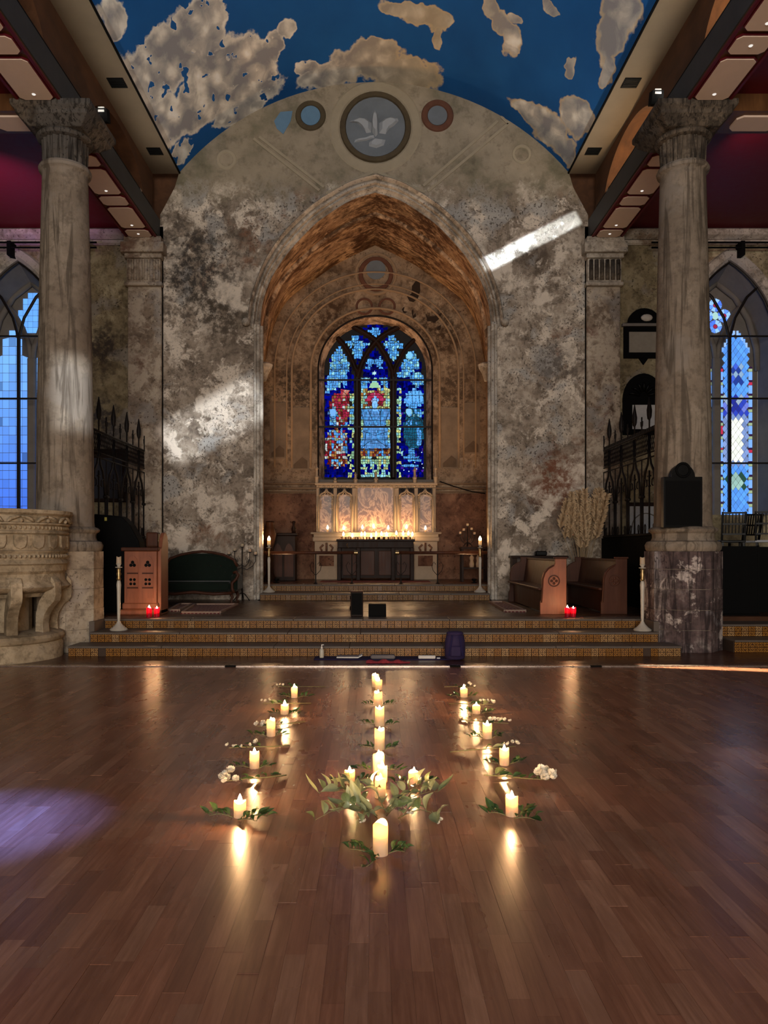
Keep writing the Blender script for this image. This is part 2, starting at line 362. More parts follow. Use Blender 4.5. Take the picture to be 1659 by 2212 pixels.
# ================================================================ SETTING
YA = 16.6           # face of the chancel-arch wall
YB = 20.3           # face of the chancel's end wall
AX = .03            # middle of the arch
def apx(w, y, Y): return ((w)/FPX*Y, EYE+(VPY-y)/FPX*Y)
HOOD = [apx(a,b,YA) for a,b in [(0,382),(51,396),(102,424),(140,450),(177,484),(201,510),(224,543),(242,575),(256,610),(267,644),(274,681),(276,695)]]
INNR = [apx(a,b,YA) for a,b in [(0,410),(57,429),(120,470),(150,497),(185,535),(210,569),(230,604),(244,644),(250,685),(251,726)]]
BACK = [apx(a,b,YB) for a,b in [(0,530),(47,552),(88,574),(118,595),(159,624),(189,649),(209,681),(222,716),(232,756),(240,797)]]
NA = 40
hood = [(p.x,p.y) for p in catmull([(a,b,0) for a,b in HOOD], NA)]
innr = [(p.x,p.y) for p in catmull([(a,b,0) for a,b in INNR], NA)]
back = [(p.x,p.y) for p in catmull([(a,b,0) for a,b in BACK], NA)]
JW = innr[-1][0]      # clear half width between the jambs
R_V, ZC_V, W_V, Z_V = 5.5, 6.12, 4.2, 9.67
def vault_z(x): return ZC_V+math.sqrt(max(R_V**2-x*x, 0))

def strip_wall(x0, x1, ztop, zbot, Y, n, holes=()):
    """vertical strips of a wall facing the camera between zbot(x) and ztop(x)"""
    xs = sorted(set([lerp(x0,x1,i/n) for i in range(n+1)]+[h for h in holes if x0 < h < x1]))
    return xs
# ---- chancel-arch wall
mb = MB()
hx = [p[0] for p in reversed(hood)]; hz = [p[1] for p in reversed(hood)]     # for reading z from x
def hood_z(x):
    a = abs(x-AX)
    for i in range(len(hood)-1):
        if hood[i][0] <= a <= hood[i+1][0]:
            t = (a-hood[i][0])/max(hood[i+1][0]-hood[i][0],1e-6); return lerp(hood[i][1], hood[i+1][1], t)
    return hood[0][1]
def wall_top(x):
    a = abs(x)
    if a <= W_V: return vault_z(a)+.02
    return interp(a, [4.2,4.3,4.62], [9.67,9.35,8.75])
HW = hood[-1][0]
xs = sorted(set([-4.62,-4.45,-4.3,-4.2]+[lerp(-4.2, AX-HW, i/14) for i in range(15)]+[AX-p[0] for p in hood]+[AX+p[0] for p in hood]+[lerp(AX+HW, 4.2, i/14) for i in range(15)]+[4.3,4.45,4.62]))
for a, b in zip(xs[:-1], xs[1:]):
    m = (a+b)/2
    inside = abs(m-AX) < HW
    za, zb = (hood_z(a), hood_z(b)) if inside else (.3, .3)
    mb.add([(a,YA,za),(b,YA,zb),(b,YA,wall_top(b)),(a,YA,wall_top(a))], [(0,1,2,3)])
# reveal under the hood ends, jamb fronts
for s in (-1, 1):
    x0, x1 = AX+s*JW, AX+s*HW
    mb.add([(x0,YA,.3),(x1,YA,.3),(x1,YA,hood[-1][1]),(x0,YA,hood[-1][1])], [(0,1,2,3)])
wall_arch = tag(mb.build('wall_arch', M['plaster'], fix=False), 'tall plaster wall pierced by the pointed chancel arch, peeling and stained', 'wall', kind='structure')
# raised ribs and roundels of the tympanum
def ribline(pts, w, d, mat, name, Y=YA):
    m = MB(); q = [P(a,b,Y) for a,b in pts]
    for p0, p1 in zip(q[:-1], q[1:]):
        t = (p1-p0).normalized(); nrm = Vector((-t.z,0,t.x))*w/2
        m.add([p0-nrm, p1-nrm, p1+nrm, p0+nrm, p0-nrm+Vector((0,-d,0)), p1-nrm+Vector((0,-d,0)), p1+nrm+Vector((0,-d,0)), p0+nrm+Vector((0,-d,0))],
              [(4,5,6,7),(0,1,5,4),(1,2,6,5),(2,3,7,6),(3,0,4,7)])
    return m.build(name, mat, wall_arch)
M['buff'] = plain('buff_painted_band', (.34,.285,.2), .85, var=.2, scale=4)
for pts in ([(548,300),(690,412)], [(560,296),(700,405)], [(704,418),(806,372)], [(815,372),(918,416)], [(924,414),(1098,268)], [(914,402),(1075,262)], [(1098,268),(1082,252)]):
    ribline(pts, .055, .02, M['buff'], 'plaster_band')
def ring(cx, cy, r0, r1, d, mat, name, Y=YA, n=40, parent=None):
    m = MB(); c = P(cx, cy, Y); k = Y/FPX; rows = [[], [], [], []]
    for i in range(n):
        a = 2*PI*i/n; ca, sa = math.cos(a), math.sin(a)
        for row, (r, dd) in zip(rows, ((r0,0),(r0+.15*(r1-r0),d),(r1-.15*(r1-r0),d),(r1,0))): row.append((c.x+r*k*ca, Y-dd, c.z+r*k*sa))
    return m.loft(rows, True).build(name, mat, parent or wall_arch)
def disc(cx, cy, r, d, mat, name, Y=YA, n=32, parent=None):
    m = MB(); c = P(cx, cy, Y); k = Y/FPX
    m.prism([(r*k*math.cos(2*PI*i/n), r*k*math.sin(2*PI*i/n)) for i in range(n)], lambda a,b,dd: (c.x+a, Y-dd, c.z+b), 0, d)
    return m.build(name, mat, parent or wall_arch)
M['dove_grey'] = plain('blue_grey_roundel_paint', (.15,.17,.19), .8, var=.3, scale=3)
M['dove'] = plain('pale_grey_relief', (.34,.36,.38), .8, var=.15, scale=5)
M['sooty'] = plain('sooty_olive_ring', (.075,.055,.03), .85, var=.6, scale=5)
M['rustring'] = plain('rust_red_ring', (.12,.05,.03), .85, var=.5, scale=5)
M['bluepatch'] = plain('flat_blue_patch', (.12,.22,.33), .85, var=.15)
ring(811,275,64,77,.05,M['sooty'],'roundel_ring'); ring(811,275,77,100,.018,M['buff'],'roundel_band'); disc(811,275,64,.02,M['dove_grey'],'roundel_field')
ring(671,250,21,33,.03,M['sooty'],'roundel_ring'); disc(671,250,21,.012,M['bluepatch'],'roundel_field')
ring(945,250,21,35,.03,M['rustring'],'roundel_ring'); disc(945,250,21,.012,M['dove_grey'],'roundel_field')
ring(1127,333,14,21,.015,M['buff'],'roundel_ring'); ring(489,345,14,22,.012,M['buff'],'roundel_ring')
m = MB(); m.prism([(P(a,b,YA).x, P(a,b,YA).z) for a,b in [(592,262),(606,242),(632,240),(628,262),(612,290),(598,278)]], lambda a,b,d: (a,YA-d,b), 0, .008); m.build('blue_patch', M['bluepatch'], wall_arch)
# relief of the bird in the roundel: body, two spread wings, a fan tail
k = YA/FPX
def relief(poly, d, name):
    m = MB(); c = P(811,275,YA); cxm = sum(a for a,b in poly)/len(poly); cym = sum(b for a,b in poly)/len(poly)
    n = len(poly); pts = [(c.x+a*k, YA-.02, c.z-b*k) for a,b in poly]+[(c.x+lerp(a,cxm,.35)*k, YA-.02-d, c.z-lerp(b,cym,.35)*k) for a,b in poly]
    m.add(pts, [tuple(range(n,2*n))]+[(i,(i+1)%n,n+(i+1)%n,n+i) for i in range(n)]); return m.build(name, M['dove'], wall_arch)
relief([(-6,-30),(-1,-36),(4,-28),(6,-8),(5,16),(0,22),(-7,12),(-9,-10)], .11, 'bird_body')
relief([(-8,-8),(-20,-18),(-36,-20),(-52,-14),(-57,-10),(-40,-8),(-28,2),(-20,14),(-9,12)], .07, 'bird_wing')
relief([(8,-8),(20,-18),(34,-22),(48,-18),(50,-12),(40,-2),(30,4),(22,16),(8,14)], .07, 'bird_wing')
relief([(-14,34),(-3,24),(8,26),(22,28),(18,40),(2,46),(-14,42)], .05, 'bird_tail')
relief([(-46,34),(-44,28),(-20,24),(-4,18),(-2,24),(-20,30)], .04, 'olive_sprig')
# ---- moulded arch and hood
mb = MB(); prof = [(0,0),(0,-.13),(.1,-.17),(.2,-.13),(.26,-.03),(.38,-.06),(.5,-.05),(.58,.03),(.72,.02),(.8,.1),(1.0,.14)]
def arc_pts(t, dy):
    left = [(AX-lerp(h[0],i[0],t), YA+dy, lerp(h[1],i[1],t)) for h, i in zip(hood, innr)]
    right = [(AX+lerp(h[0],i[0],t), YA+dy, lerp(h[1],i[1],t)) for h, i in zip(hood, innr)]
    return list(reversed(left))+right[1:]
mb.loft([arc_pts(t, d) for t, d in prof])
arch = tag(mb.build('trim_1', M['hood'], smooth=40, fix=True), 'pale moulded stone hood following the pointed chancel arch', 'arch moulding', kind='structure')
for s in (-1,1):
    m = MB(); x = AX+s*(HW+.02); m.lathe([(.02,-.12),(.07,-.1),(.09,-.03),(.07,.03),(.03,.05)], 12, (x, YA-.1, hood[-1][1])); m.build('label_stop', M['hood'], arch, smooth=True)
    # slim moulded jamb shaft below the springing
    m = MB(); xx = AX+s*(JW-.02)
    for r, y, dx in ((.045,YA+.03,.05),(.03,YA-.02,.11),(.05,YA+.14,0)): m.lathe([(r,.45),(r,innr[-1][1]+.25)], 10, (xx+s*dx, y, 0))
    m.build('jamb_shaft', M['hood'], arch, smooth=40)
    m = MB(); m.lathe([(.03,-.3),(.1,-.1),(.17,.02),(.19,.1),(.12,.14)], 8, (AX+s*(JW+.12), 18.3, P(811,797,18.3).z)); m.build('corbel', M['hood'], arch)
# ---- chancel vault with its side walls: lofted from the arch to the end wall
def sect(t):
    Y = lerp(YA+.12, YB, t); pts = []
    jw, bw = innr[-1][0], back[-1][0]; zs = lerp(innr[-1][1], back[-1][1], t)
    arc = [(lerp(a[0],b[0],t), lerp(a[1],b[1],t)) for a, b in zip(innr, back)]
    side = [(lerp(jw,bw,t), lerp(zs,.4,i/10)) for i in range(1,11)]
    half = arc+side
    return [(AX-a, Y, z) for a, z in reversed(half)]+[(AX+a, Y, z) for a, z in half[1:]]
mb = MB(); mb.loft([sect(i/12) for i in range(13)])
vault = tag(mb.build('ceiling_chancel', M['vault_plaster'], smooth=True, fix=False), 'ochre pointed barrel vault inside the chancel arch, plaster flaking off', 'vault', kind='structure')
for tt, w in ((.34,.07),):
    s1 = [Vector(p) for p in sect(tt)]; m = MB(); m.tube([p+(Vector((AX,p.y,5.5))-p).normalized()*.02 for p in s1[10:-10]], w, 8); m.build('vault_rib', M['vault_plaster'], vault, smooth=True)
# ---- chancel end wall, with the window opening left out
SW = YB/FPX
def win_hw(py, off=0):       # half width of the masonry opening at picture row py
    c = 811
    if py > 800: return 125+off
    t = min(1, (800-py)/(120.0+off)); return (125+off)*math.sqrt(max(0, 1-t**2.05))
mb = MB(); N = 60
wx = sorted(set([lerp(-1,1,i/50) for i in range(51)]))
def win_top(x, off=0):       # z of opening's head above X
    a = abs(x-AX)/SW
    if a >= 125+off: return None
    return EYE+(VPY-(800-(120+off)*(1-(a/(125+off))**2.05)**(1/2.05)))*SW
zs_sill = EYE+(VPY-1036)*SW
xl = sorted(set([AX+lerp(-3.4,3.4,i/40) for i in range(41)]+[AX+125*SW*math.sin(PI/2*(i/24)) for i in range(-24,25)]))
for a, b in zip(xl[:-1], xl[1:]):
    mid = (a+b)/2; top = 10.2
    if abs(mid-AX) < 125*SW:
        za = win_top(a) or EYE+(VPY-800)*SW; zb = win_top(b) or EYE+(VPY-800)*SW
        mb.add([(a,YB,za),(b,YB,zb),(b,YB,top),(a,YB,top)], [(0,1,2,3)])
        mb.add([(a,YB,.4),(b,YB,.4),(b,YB,zs_sill),(a,YB,zs_sill)], [(0,1,2,3)])
    else: mb.add([(a,YB,.4),(b,YB,.4),(b,YB,top),(a,YB,top)], [(0,1,2,3)])
wall_ch = tag(mb.build('wall_chancel', M['mural_wall'], fix=False), 'faded mural wall at the end of the chancel around the stained glass window', 'wall', kind='structure')
# painted bands that ring the window, roundels, dado and its rails
def arcband(off, w, name, y0=1010, mat=None, wy=0):
    m = MB(); pts = []
    for i in range(-40, 41):
        a = i/40; x = AX+(125+off)*SW*math.sin(a*PI/2); z = win_top(x, off)
        if z is None: z = EYE+(VPY-800)*SW
        pts.append(Vector((x, YB-.012, z)))
    pts = [Vector((pts[0].x, YB-.012, EYE+(VPY-y0)*SW))]+pts+[Vector((pts[-1].x, YB-.012, EYE+(VPY-y0)*SW))]
    m.tube(pts, w, 6); return m.build(name, mat or M['mural_wall'], wall_ch, smooth=True)
M['band_lt'] = plain('ochre_painted_band', (.3,.2,.12), .85, var=.3, scale=5)
for off, w in ((14,.035),(55,.03),(66,.02),(92,.025)): arcband(off, w, 'painted_arch_band', mat=M['band_lt'])
ring(812,592,28,38,.03,M['rustring'],'roundel_ring',YB,parent=wall_ch); disc(812,583,21,.02,M['dove_grey'],'roundel_field',YB,parent=wall_ch)
ring(812,592,40,46,.02,M['band_lt'],'roundel_ring',YB,parent=wall_ch)
for x in (787,836): ring(x,662,14,19,.015,M['rustring'],'roundel_ring',YB,parent=wall_ch)
M['soot_paint'] = plain('sooty_brown_paint', (.03,.017,.01), .9, var=.5)
M['panel_paint2'] = plain('umber_landscape_paint', (.12,.08,.05), .9, var=.5, scale=4)
M['panel_paint'] = plain('faded_grey_brown_landscape_paint', (.21,.15,.1), .9, var=.55, scale=2.5)
for x0, x1, y0, y1 in ((630,668,880,1015),(583,618,870,990),(953,990,880,1012),(1000,1037,870,980)):
    a, b = P(x0,y1,YB), P(x1,y0,YB); m = MB(); m.box(a.x,b.x,YB-.012,YB,a.z,b.z); m.build('painted_panel', M['panel_paint'], wall_ch)
    m = MB(); c = P(lerp(x0,x1,.1), y1-3, YB); d = P(lerp(x0,x1,.9), y1-3, YB); e = P(lerp(x0,x1,.6), y1-28, YB); m.prism([(c.x,c.z),(d.x,d.z),(d.x,d.z+.2),(e.x,e.z),(c.x,c.z+.1)], lambda a,b,dd:(a,YB-.012-dd,b), 0, .006); m.build('painted_hill', M['panel_paint2'], wall_ch)
def bird(poly, name='painted_bird'):
    m = MB(); q = [P(a,b,YB) for a,b in poly]; m.prism([(p.x,p.z) for p in q], lambda a,b,d:(a,YB-d,b), 0, .012); m.build(name, M['soot_paint'], wall_ch)
bird([(901,603),(907,612),(908,628),(903,644),(893,653),(884,650),(879,640),(889,634),(890,618)])
bird([(919,676),(924,686),(933,684),(944,682),(957,672),(950,688),(938,698),(932,694),(923,694)])
bird([(868,668),(874,662),(872,672),(880,674),(872,678)]); bird([(889,672),(893,668),(893,682),(897,676),(899,684),(892,688)]); bird([(945,706),(953,702),(951,714),(944,712)])
m = MB(); a, b = P(575,1248,YB), P(1048,1066,YB); m.box(-2.95,3.0,YB-.03,YB,.7,b.z); m.build('dado_panel', M['marble_dado'], wall_ch)
for y, r in ((1045,.022),(1055,.03),(1063,.018)):
    m = MB(); z = P(0,y,YB).z; m.tube([(-2.95,YB-.06,z),(3.0,YB-.06,z)], r, 8); m.build('dado_rail', M['band_lt'], wall_ch, smooth=True)
m = MB(); m.tube([P(950,1040,YB-.1), P(985,1052,YB-.1), P(1020,1062,YB-.1), P(1048,1066,YB-.1)], .012, 6); m.build('loose_cable', M['black'], wall_ch)

# ---- nave barrel vault with the painted sky
def vault_hit(px, py):
    dx, dz = (px-VPX)/FPX, -(py-VPY)/FPX; k0 = EYE-ZC_V
    a = dx*dx+dz*dz; b = 2*dz*k0; c = k0*k0-R_V**2; Y = (-b+math.sqrt(max(b*b-4*a*c,0)))/(2*a); return dx*Y, Y
def skymat():
    t = NT('painted_sky_and_clouds'); p = t.pos(); s = t.sep(p)
    flat = t.node('ShaderNodeCombineXYZ'); t.link(t.math('MULTIPLY', t.math('ARCSINE', t.math('DIVIDE', s[0], R_V)), R_V), flat.inputs[0]); t.link(t.math('MULTIPLY', s[1], .62), flat.inputs[1]); f = flat.outputs[0]
    wob = t.noise(2.6, 5, .6, f); wv = t.vm('ADD', f, t.vm('MULTIPLY', t.vm('SUBTRACT', t.noisec(2.2, 3, f), (.5,.5,.5)), (.5,.5,0)))
    # clouds: (px, py, half width px, half height px) on the picture, turned into places on the vault
    cl = [(300,190,60,90),(360,130,75,70),(420,90,70,70),(450,40,40,45),(480,150,90,60),(540,140,55,60),(590,100,22,35),(620,65,22,22),(350,270,60,70),(430,220,90,60),(530,215,80,40),(395,330,26,26),
          (240,40,30,60),(800,130,70,38),(720,160,75,26),(880,160,70,34),(660,145,30,14),(820,105,40,18),
          (860,20,40,20),(900,32,40,22),(945,45,30,24),(950,85,12,20),
          (1060,15,22,26),(1085,45,26,24),(1120,42,16,12),(1100,90,18,36),(1190,8,26,14),(1232,148,11,18),
          (1150,245,50,22),(1190,280,56,40),(1245,250,40,44),(1230,320,22,34),(1330,60,36,90),(1345,20,50,60),(1310,150,16,50)]
    acc = None
    for (x, y, rx, ry) in cl:
        c = vault_hit(x, y); a1 = vault_hit(x-rx, y); a2 = vault_hit(x+rx, y); b1 = vault_hit(x, y-ry); b2 = vault_hit(x, y+ry)
        ar = lambda q: R_V*math.asin(max(-1,min(1,q/R_V)))
        wx_ = max(abs(ar(a2[0])-ar(a1[0]))/2, .05)*1.12; wy_ = max(abs(b2[1]-b1[1])/2*.62, .06)*1.12
        d = t.vm('LENGTH', t.vm('DIVIDE', t.vm('SUBTRACT', wv, (ar(c[0]), c[1]*.62, 0)), (wx_, wy_, 1)))
        v = t.math('SUBTRACT', 1.0, d); acc = v if acc is None else t.math('MAXIMUM', acc, v)
    fine = t.noise(5.5, 5, .6, f); edge = t.math('ADD', acc, t.math('MULTIPLY', t.math('SUBTRACT', fine, .5), .55))
    hole = t.map(t.noise(4.2, 2, .5, t.vm('ADD', f, (3,7,0))), .61, .66); leftside = t.map(s[0], -2.6, -1.2, 1, 0); lowy = t.map(s[1], 12.0, 13.0)
    edge = t.math('SUBTRACT', edge, t.math('MULTIPLY', t.math('MULTIPLY', hole, leftside), t.math('MULTIPLY', lowy, .7)))
    k = t.map(edge, -.06, .05)
    bil = t.vor(3.4, t.vm('ADD', f, t.vm('MULTIPLY', t.noisec(2.5,3,f), (.35,.35,0))), 'SMOOTH_F1'); bn = t.noise(3.4, 7, .6, f, .7)
    sh = t.math('ADD', t.math('MULTIPLY', bil, .9), t.math('MULTIPLY', bn, .7))
    cc = t.ramp(sh, [(.35,(.92,.91,.86)), (.52,(.8,.77,.69)), (.68,(.52,.5,.46)), (.9,(.28,.28,.3))])
    warm = t.mix(t.map(s[0], -1.5, 1.0), cc, t.mix(.6, cc, (.5,.38,.2))); cc = t.mix(t.map(s[0], 1.2, 2.6), warm, cc)
    rim = t.map(edge, .02, .22, .8, 0); cc = t.mix(rim, cc, t.mix(t.map(s[0],-1.5,.5), (.85,.82,.72), (.62,.48,.28)))
    blue = t.mix(t.noise(.7,4,.55,f), (.0,.05,.2), (.012,.14,.44))
    t.bump(bn, .1, .02); return t.fin(t.mix(k, blue, cc), .75, 0, .25)
M['sky'] = skymat()
mb = MB(); na = 40; rows = []
for Y in [-5+i*21.62/24 for i in range(25)]:
    rows.append([(W_V*1.0*math.sin(lerp(-1,1,i/na)*math.asin(W_V/R_V))/math.sin(math.asin(W_V/R_V)), Y, ZC_V+math.sqrt(R_V**2-(R_V*math.sin(lerp(-1,1,i/na)*math.asin(W_V/R_V)))**2)) for i in range(na+1)])
mb.loft(rows); tag(mb.build('ceiling', M['sky'], smooth=True, fix=False), 'barrel vault painted with a deep blue sky and cream clouds', 'ceiling', kind='structure')

# ---- beams, soffits, brick arcades, aisle ceilings on both sides
ZB, ZT, ZS = 8.2, 8.64, 9.64
YEND = -3.0
for s, side in ((-1,'left'), (1,'right')):
    X = lambda a: s*a
    def bx(m, a, b, *r): return m.box(min(s*a,s*b), max(s*a,s*b), *r)
    beam = empty('arcade_beam', (X(4.95), 6.8, ZB)); o = Vector((X(4.95), 6.8, ZB))
    tag(beam, f'long {side} arcade beam with grey streaked face and cream panelled underside', 'beam', kind='structure')
    def lb(name, mat, a, b, y0, y1, z0, z1, bev=0, par=beam):
        m = MB(); m.box(min(s*a,s*b)-o.x, max(s*a,s*b)-o.x, y0-o.y, y1-o.y, z0-o.z, z1-o.z); return m.build(name, mat, par, bevel=bev)
    lb('beam_core', M['beam_face'], 4.62, 5.28, YEND, YA, ZB+.03, ZT)
    lb('soffit_board', M['beam_wood'], 4.64, 5.27, YEND, YA-.02, ZB, ZB+.03)
    for a in (4.63, 5.24): lb('soffit_edge', M['red_ceiling'], a, a+.04, YEND, YA-.02, ZB-.03, ZB)
    y = 16.34; i = 0
    while y > 2:
        L = .39 if i % 2 == 0 else .97
        if not (y > 11.45 and y-L < 12.5) :
            pan = empty('soffit_panel', (0,0,0)); pan.parent = beam
            c = .07; x0, x1, y0, y1 = X(4.69)-o.x, X(5.21)-o.x, y-L-o.y, y-o.y
            if x0 > x1: x0, x1 = x1, x0
            def octo(g): return [(x0+c+g*.4,y0+g),(x1-c-g*.4,y0+g),(x1-g,y0+c+g*.4),(x1-g,y1-c-g*.4),(x1-c-g*.4,y1-g),(x0+c+g*.4,y1-g),(x0+g,y1-c-g*.4),(x0+g,y0+c+g*.4)]
            m = MB(); m.prism(octo(0), lambda a,b,d:(a,b,d), -.03, -.003); m.build('panel_frame', M['red_ceiling'], pan)
            m = MB(); m.prism(octo(.018), lambda a,b,d:(a,b,d), -.042, -.03); m.build('panel_field', M['cream_panel'], pan)
            if i % 2 == 1 or i % 4 == 0:
                m = MB(); m.lathe([(.022,-.05),(.028,-.042)], 14, ((x0+x1)/2, y1-.16 if i%2 else (y0+y1)/2, 0)); m.build('downlight', M.get('dl') or M.setdefault('dl', emis('dim_downlight', (1,.93,.85,1), .6)), pan)
        y -= L+.075; i += 1
    # brick arcade over the beam, with flat arched openings
    m = MB(); ops = [(14.45,1.55),(9.7,1.5),(4.9,1.5),(0,1.5)]
    def op_z(y):
        for c, h in ops:
            if abs(y-c) < h: return ZT+.86*math.sqrt(max(0,1-((y-c)/h)**2))
        return ZT
    ys = sorted(set([lerp(YEND,YA,i/60) for i in range(61)]+[c+h*math.sin(PI/2*j/12) for c,h in ops for j in range(-12,13)]))
    for xa in (4.78, 5.1):
        m.loft([[(X(xa), y, op_z(y)) for y in ys], [(X(xa), y, ZS) for y in ys]])
    m.loft([[(X(4.78), y, op_z(y)) for y in ys], [(X(5.1), y, op_z(y)) for y in ys]])
    tag(m.build(f'wall_arcade_{side}', M['brick_dark'], fix=False), f'sooty brick arcade over the {side} beam with low arched openings', 'wall', kind='structure')
    m = MB(); bx(m, 5.25, 5.35, YEND, YA, ZT-.1, 10.35); tag(m.build(f'wall_clerestory_{side}', M['brick']), f'rough sandy brick wall behind the {side} arcade openings', 'wall', kind='structure')
    m = MB(); bx(m, 4.2, 4.82, YEND, YA, ZS, ZS+.08); sof = tag(m.build(f'ceiling_soffit_{side}', M['soffit']), f'flat brown soffit along the {side} edge of the painted vault', 'ceiling', kind='structure')
    m = MB(); m.tube([(X(4.2),YEND,ZS+.02),(X(4.2),YA,ZS+.02)], .025, 6); m.build('edge_bead', M['black'], sof)
    for y in (15.65, 13.35, 9.0):
        m = MB(); bx(m, 4.32, 4.6, y-.14, y+.14, ZS-.012, ZS); v = m.build('vent', M['black'], sof)
        for q in range(5):
            m = MB(); bx(m, 4.34, 4.58, y-.11+q*.05, y-.1+q*.05, ZS-.02, ZS-.012); m.build('vent_slat', M['blackgloss'], v)
    m = MB(); bx(m, 5.28, 11.5, YEND, YA, 8.46, 8.56); tag(m.build(f'ceiling_aisle_{side}', M['red_ceiling']), f'dark red ceiling over the {side} aisle', 'ceiling', kind='structure')
    m = MB(); bx(m, 4.8, 6.0, YEND, YA+.4, 10.3, 10.4); tag(m.build(f'ceiling_void_{side}', M['black']), f'dark roof over the narrow space behind the {side} arcade', 'ceiling', kind='structure')
    # cross beam from the column to the outer wall
    cb = empty('cross_beam', (X(8.3), 12.0, ZB)); tag(cb, f'cross beam over the {side} aisle with a row of cream panels', 'beam', kind='structure')
    m = MB(); m.box(-3.0,3.0,-.32,.32,0,.3); m.build('beam_core', M['beam_wood'], cb)
    for q in range(7):
        m = MB(); x = -2.7+q*.85; m.prism([(x+.08,-.2),(x+.62,-.2),(x+.7,-.12),(x+.7,.12),(x+.62,.2),(x+.08,.2),(x,.12),(x,-.12)], lambda a,b,d:(a,b,d), -.03, 0); m.build('soffit_panel', M['cream_panel'], cb)
    # outer aisle wall and the dark plug behind the arch wall
    m = MB(); bx(m, 11.5, 11.6, YEND, 17.0, 0, 8.6); tag(m.build(f'wall_{side}', M['aisle_plaster']), f'outer wall of the {side} aisle', 'wall', kind='structure')
    m = MB(); bx(m, 3.4, 6.0, YA+.35, YA+.45, 8.3, 12); tag(m.build(f'wall_gable_{side}', M['brick_dark']), f'dark brick gable seen in the gap at the {side} end of the beam', 'wall', kind='structure')
# ---- aisle end walls with pointed windows
def pointed(x, cx, hw, zsp, zap):
    a = abs(x-cx)
    if a >= hw: return None
    h = zap-zsp; R = (h*h+hw*hw)/(2*hw); return zsp+math.sqrt(max(R*R-(a+R-hw)**2, 0))
WC = 7.7; WHW = 1.02; WSP, WAP, WSL = 5.95, 7.78, 2.28; YG = 17.3
for s, side in ((-1,'left'), (1,'right')):
    m = MB(); x_in, x_out = 4.55, 11.5
    xs = sorted(set([lerp(x_in,x_out,i/30) for i in range(31)]+[WC+WHW*math.sin(PI/2*j/20) for j in range(-20,21)]))
    for a, b in zip(xs[:-1], xs[1:]):
        if abs((a+b)/2-WC) < WHW:
            za, zb = pointed(a,WC,WHW,WSP,WAP) or WSP, pointed(b,WC,WHW,WSP,WAP) or WSP
            m.add([(s*a,YA,za),(s*b,YA,zb),(s*b,YA,8.5),(s*a,YA,8.5)], [(0,1,2,3)])
            m.add([(s*a,YA,.3),(s*b,YA,.3),(s*b,YA,WSL),(s*a,YA,WSL)], [(0,1,2,3)])
        else: m.add([(s*a,YA,.3),(s*b,YA,.3),(s*b,YA,8.5),(s*a,YA,8.5)], [(0,1,2,3)])
    wl = tag(m.build(f'wall_aisle_{side}', M['aisle_plaster'], fix=False), f'yellowed plaster end wall of the {side} aisle around its window', 'wall', kind='structure')
    m = MB(); m.tube([(s*5.3,YA-.05,8.33),(s*11.4,YA-.05,8.33)], .12, 6); m.tube([(s*5.3,YA-.03,8.15),(s*11.4,YA-.03,8.15)], .06, 6); m.build('cornice', M['hood'], wl)
    # reveal
    def outline(hw, zsp, zap, zsl, Y, n=24):
        pts = [(s*(WC-hw),Y,zsl),(s*(WC-hw),Y,zsp)]
        for i in range(1,n): x = WC+hw*math.sin(PI/2*(-1+2*i/n)); pts.append((s*x,Y,pointed(x,WC,hw,zsp,zap)))
        return pts+[(s*(WC+hw),Y,zsp),(s*(WC+hw),Y,zsl)]
    m = MB(); m.loft([outline(WHW,WSP,WAP,WSL,YA), outline(.93,WSP-.05,7.5,WSL+.02,YG)], closed=True); m.build('window_reveal', M['winstone'], wl, fix=False)
    m = MB(); m.loft([outline(WHW+.24,WSP,WAP+.28,WSP-.9,YA), outline(WHW+.2,WSP,WAP+.24,WSP-.9,YA-.07), outline(WHW+.06,WSP,WAP+.07,WSP-.9,YA-.07), outline(WHW,WSP,WAP,WSP-.9,YA)]); m.build('window_hood', M['hood'], wl, smooth=40)
    # pilaster (respond) with fluted capital
    pl = empty('pilaster', (s*4.93, YA, .45)); tag(pl, f'{side} pilaster of peeling pink plaster with a fluted capital', 'pilaster', kind='structure')
    m = MB(); m.box(-.36,.36,-.09,0,0,6.72); m.build('shaft', M['pilaster'], pl, bevel=.015)
    m = MB(); m.box(-.2,.2,-.1,-.085,.3,6.4); m.build('sunk_panel', M['pilaster'], pl)
    m = MB(); m.box(-.4,.4,-.2,0,6.72,6.8); m.box(-.36,.36,-.17,0,6.8,7.3); m.box(-.4,.4,-.22,0,7.3,7.4); m.box(-.46,.46,-.3,0,7.4,7.62); m.box(-.4,.4,-.26,0,7.62,7.75); m.build('capital', M['hood'] if s > 0 else M['pilaster'], pl, bevel=.02)
    for q in range(6):
        m = MB(); m.lathe([(.042,6.84),(.048,7.0),(.042,7.27)], 8, (-.29+q*.116, -.17, 0)); m.build('flute', M['capital_stone'] if s > 0 else M['pilaster'], pl, smooth=True)
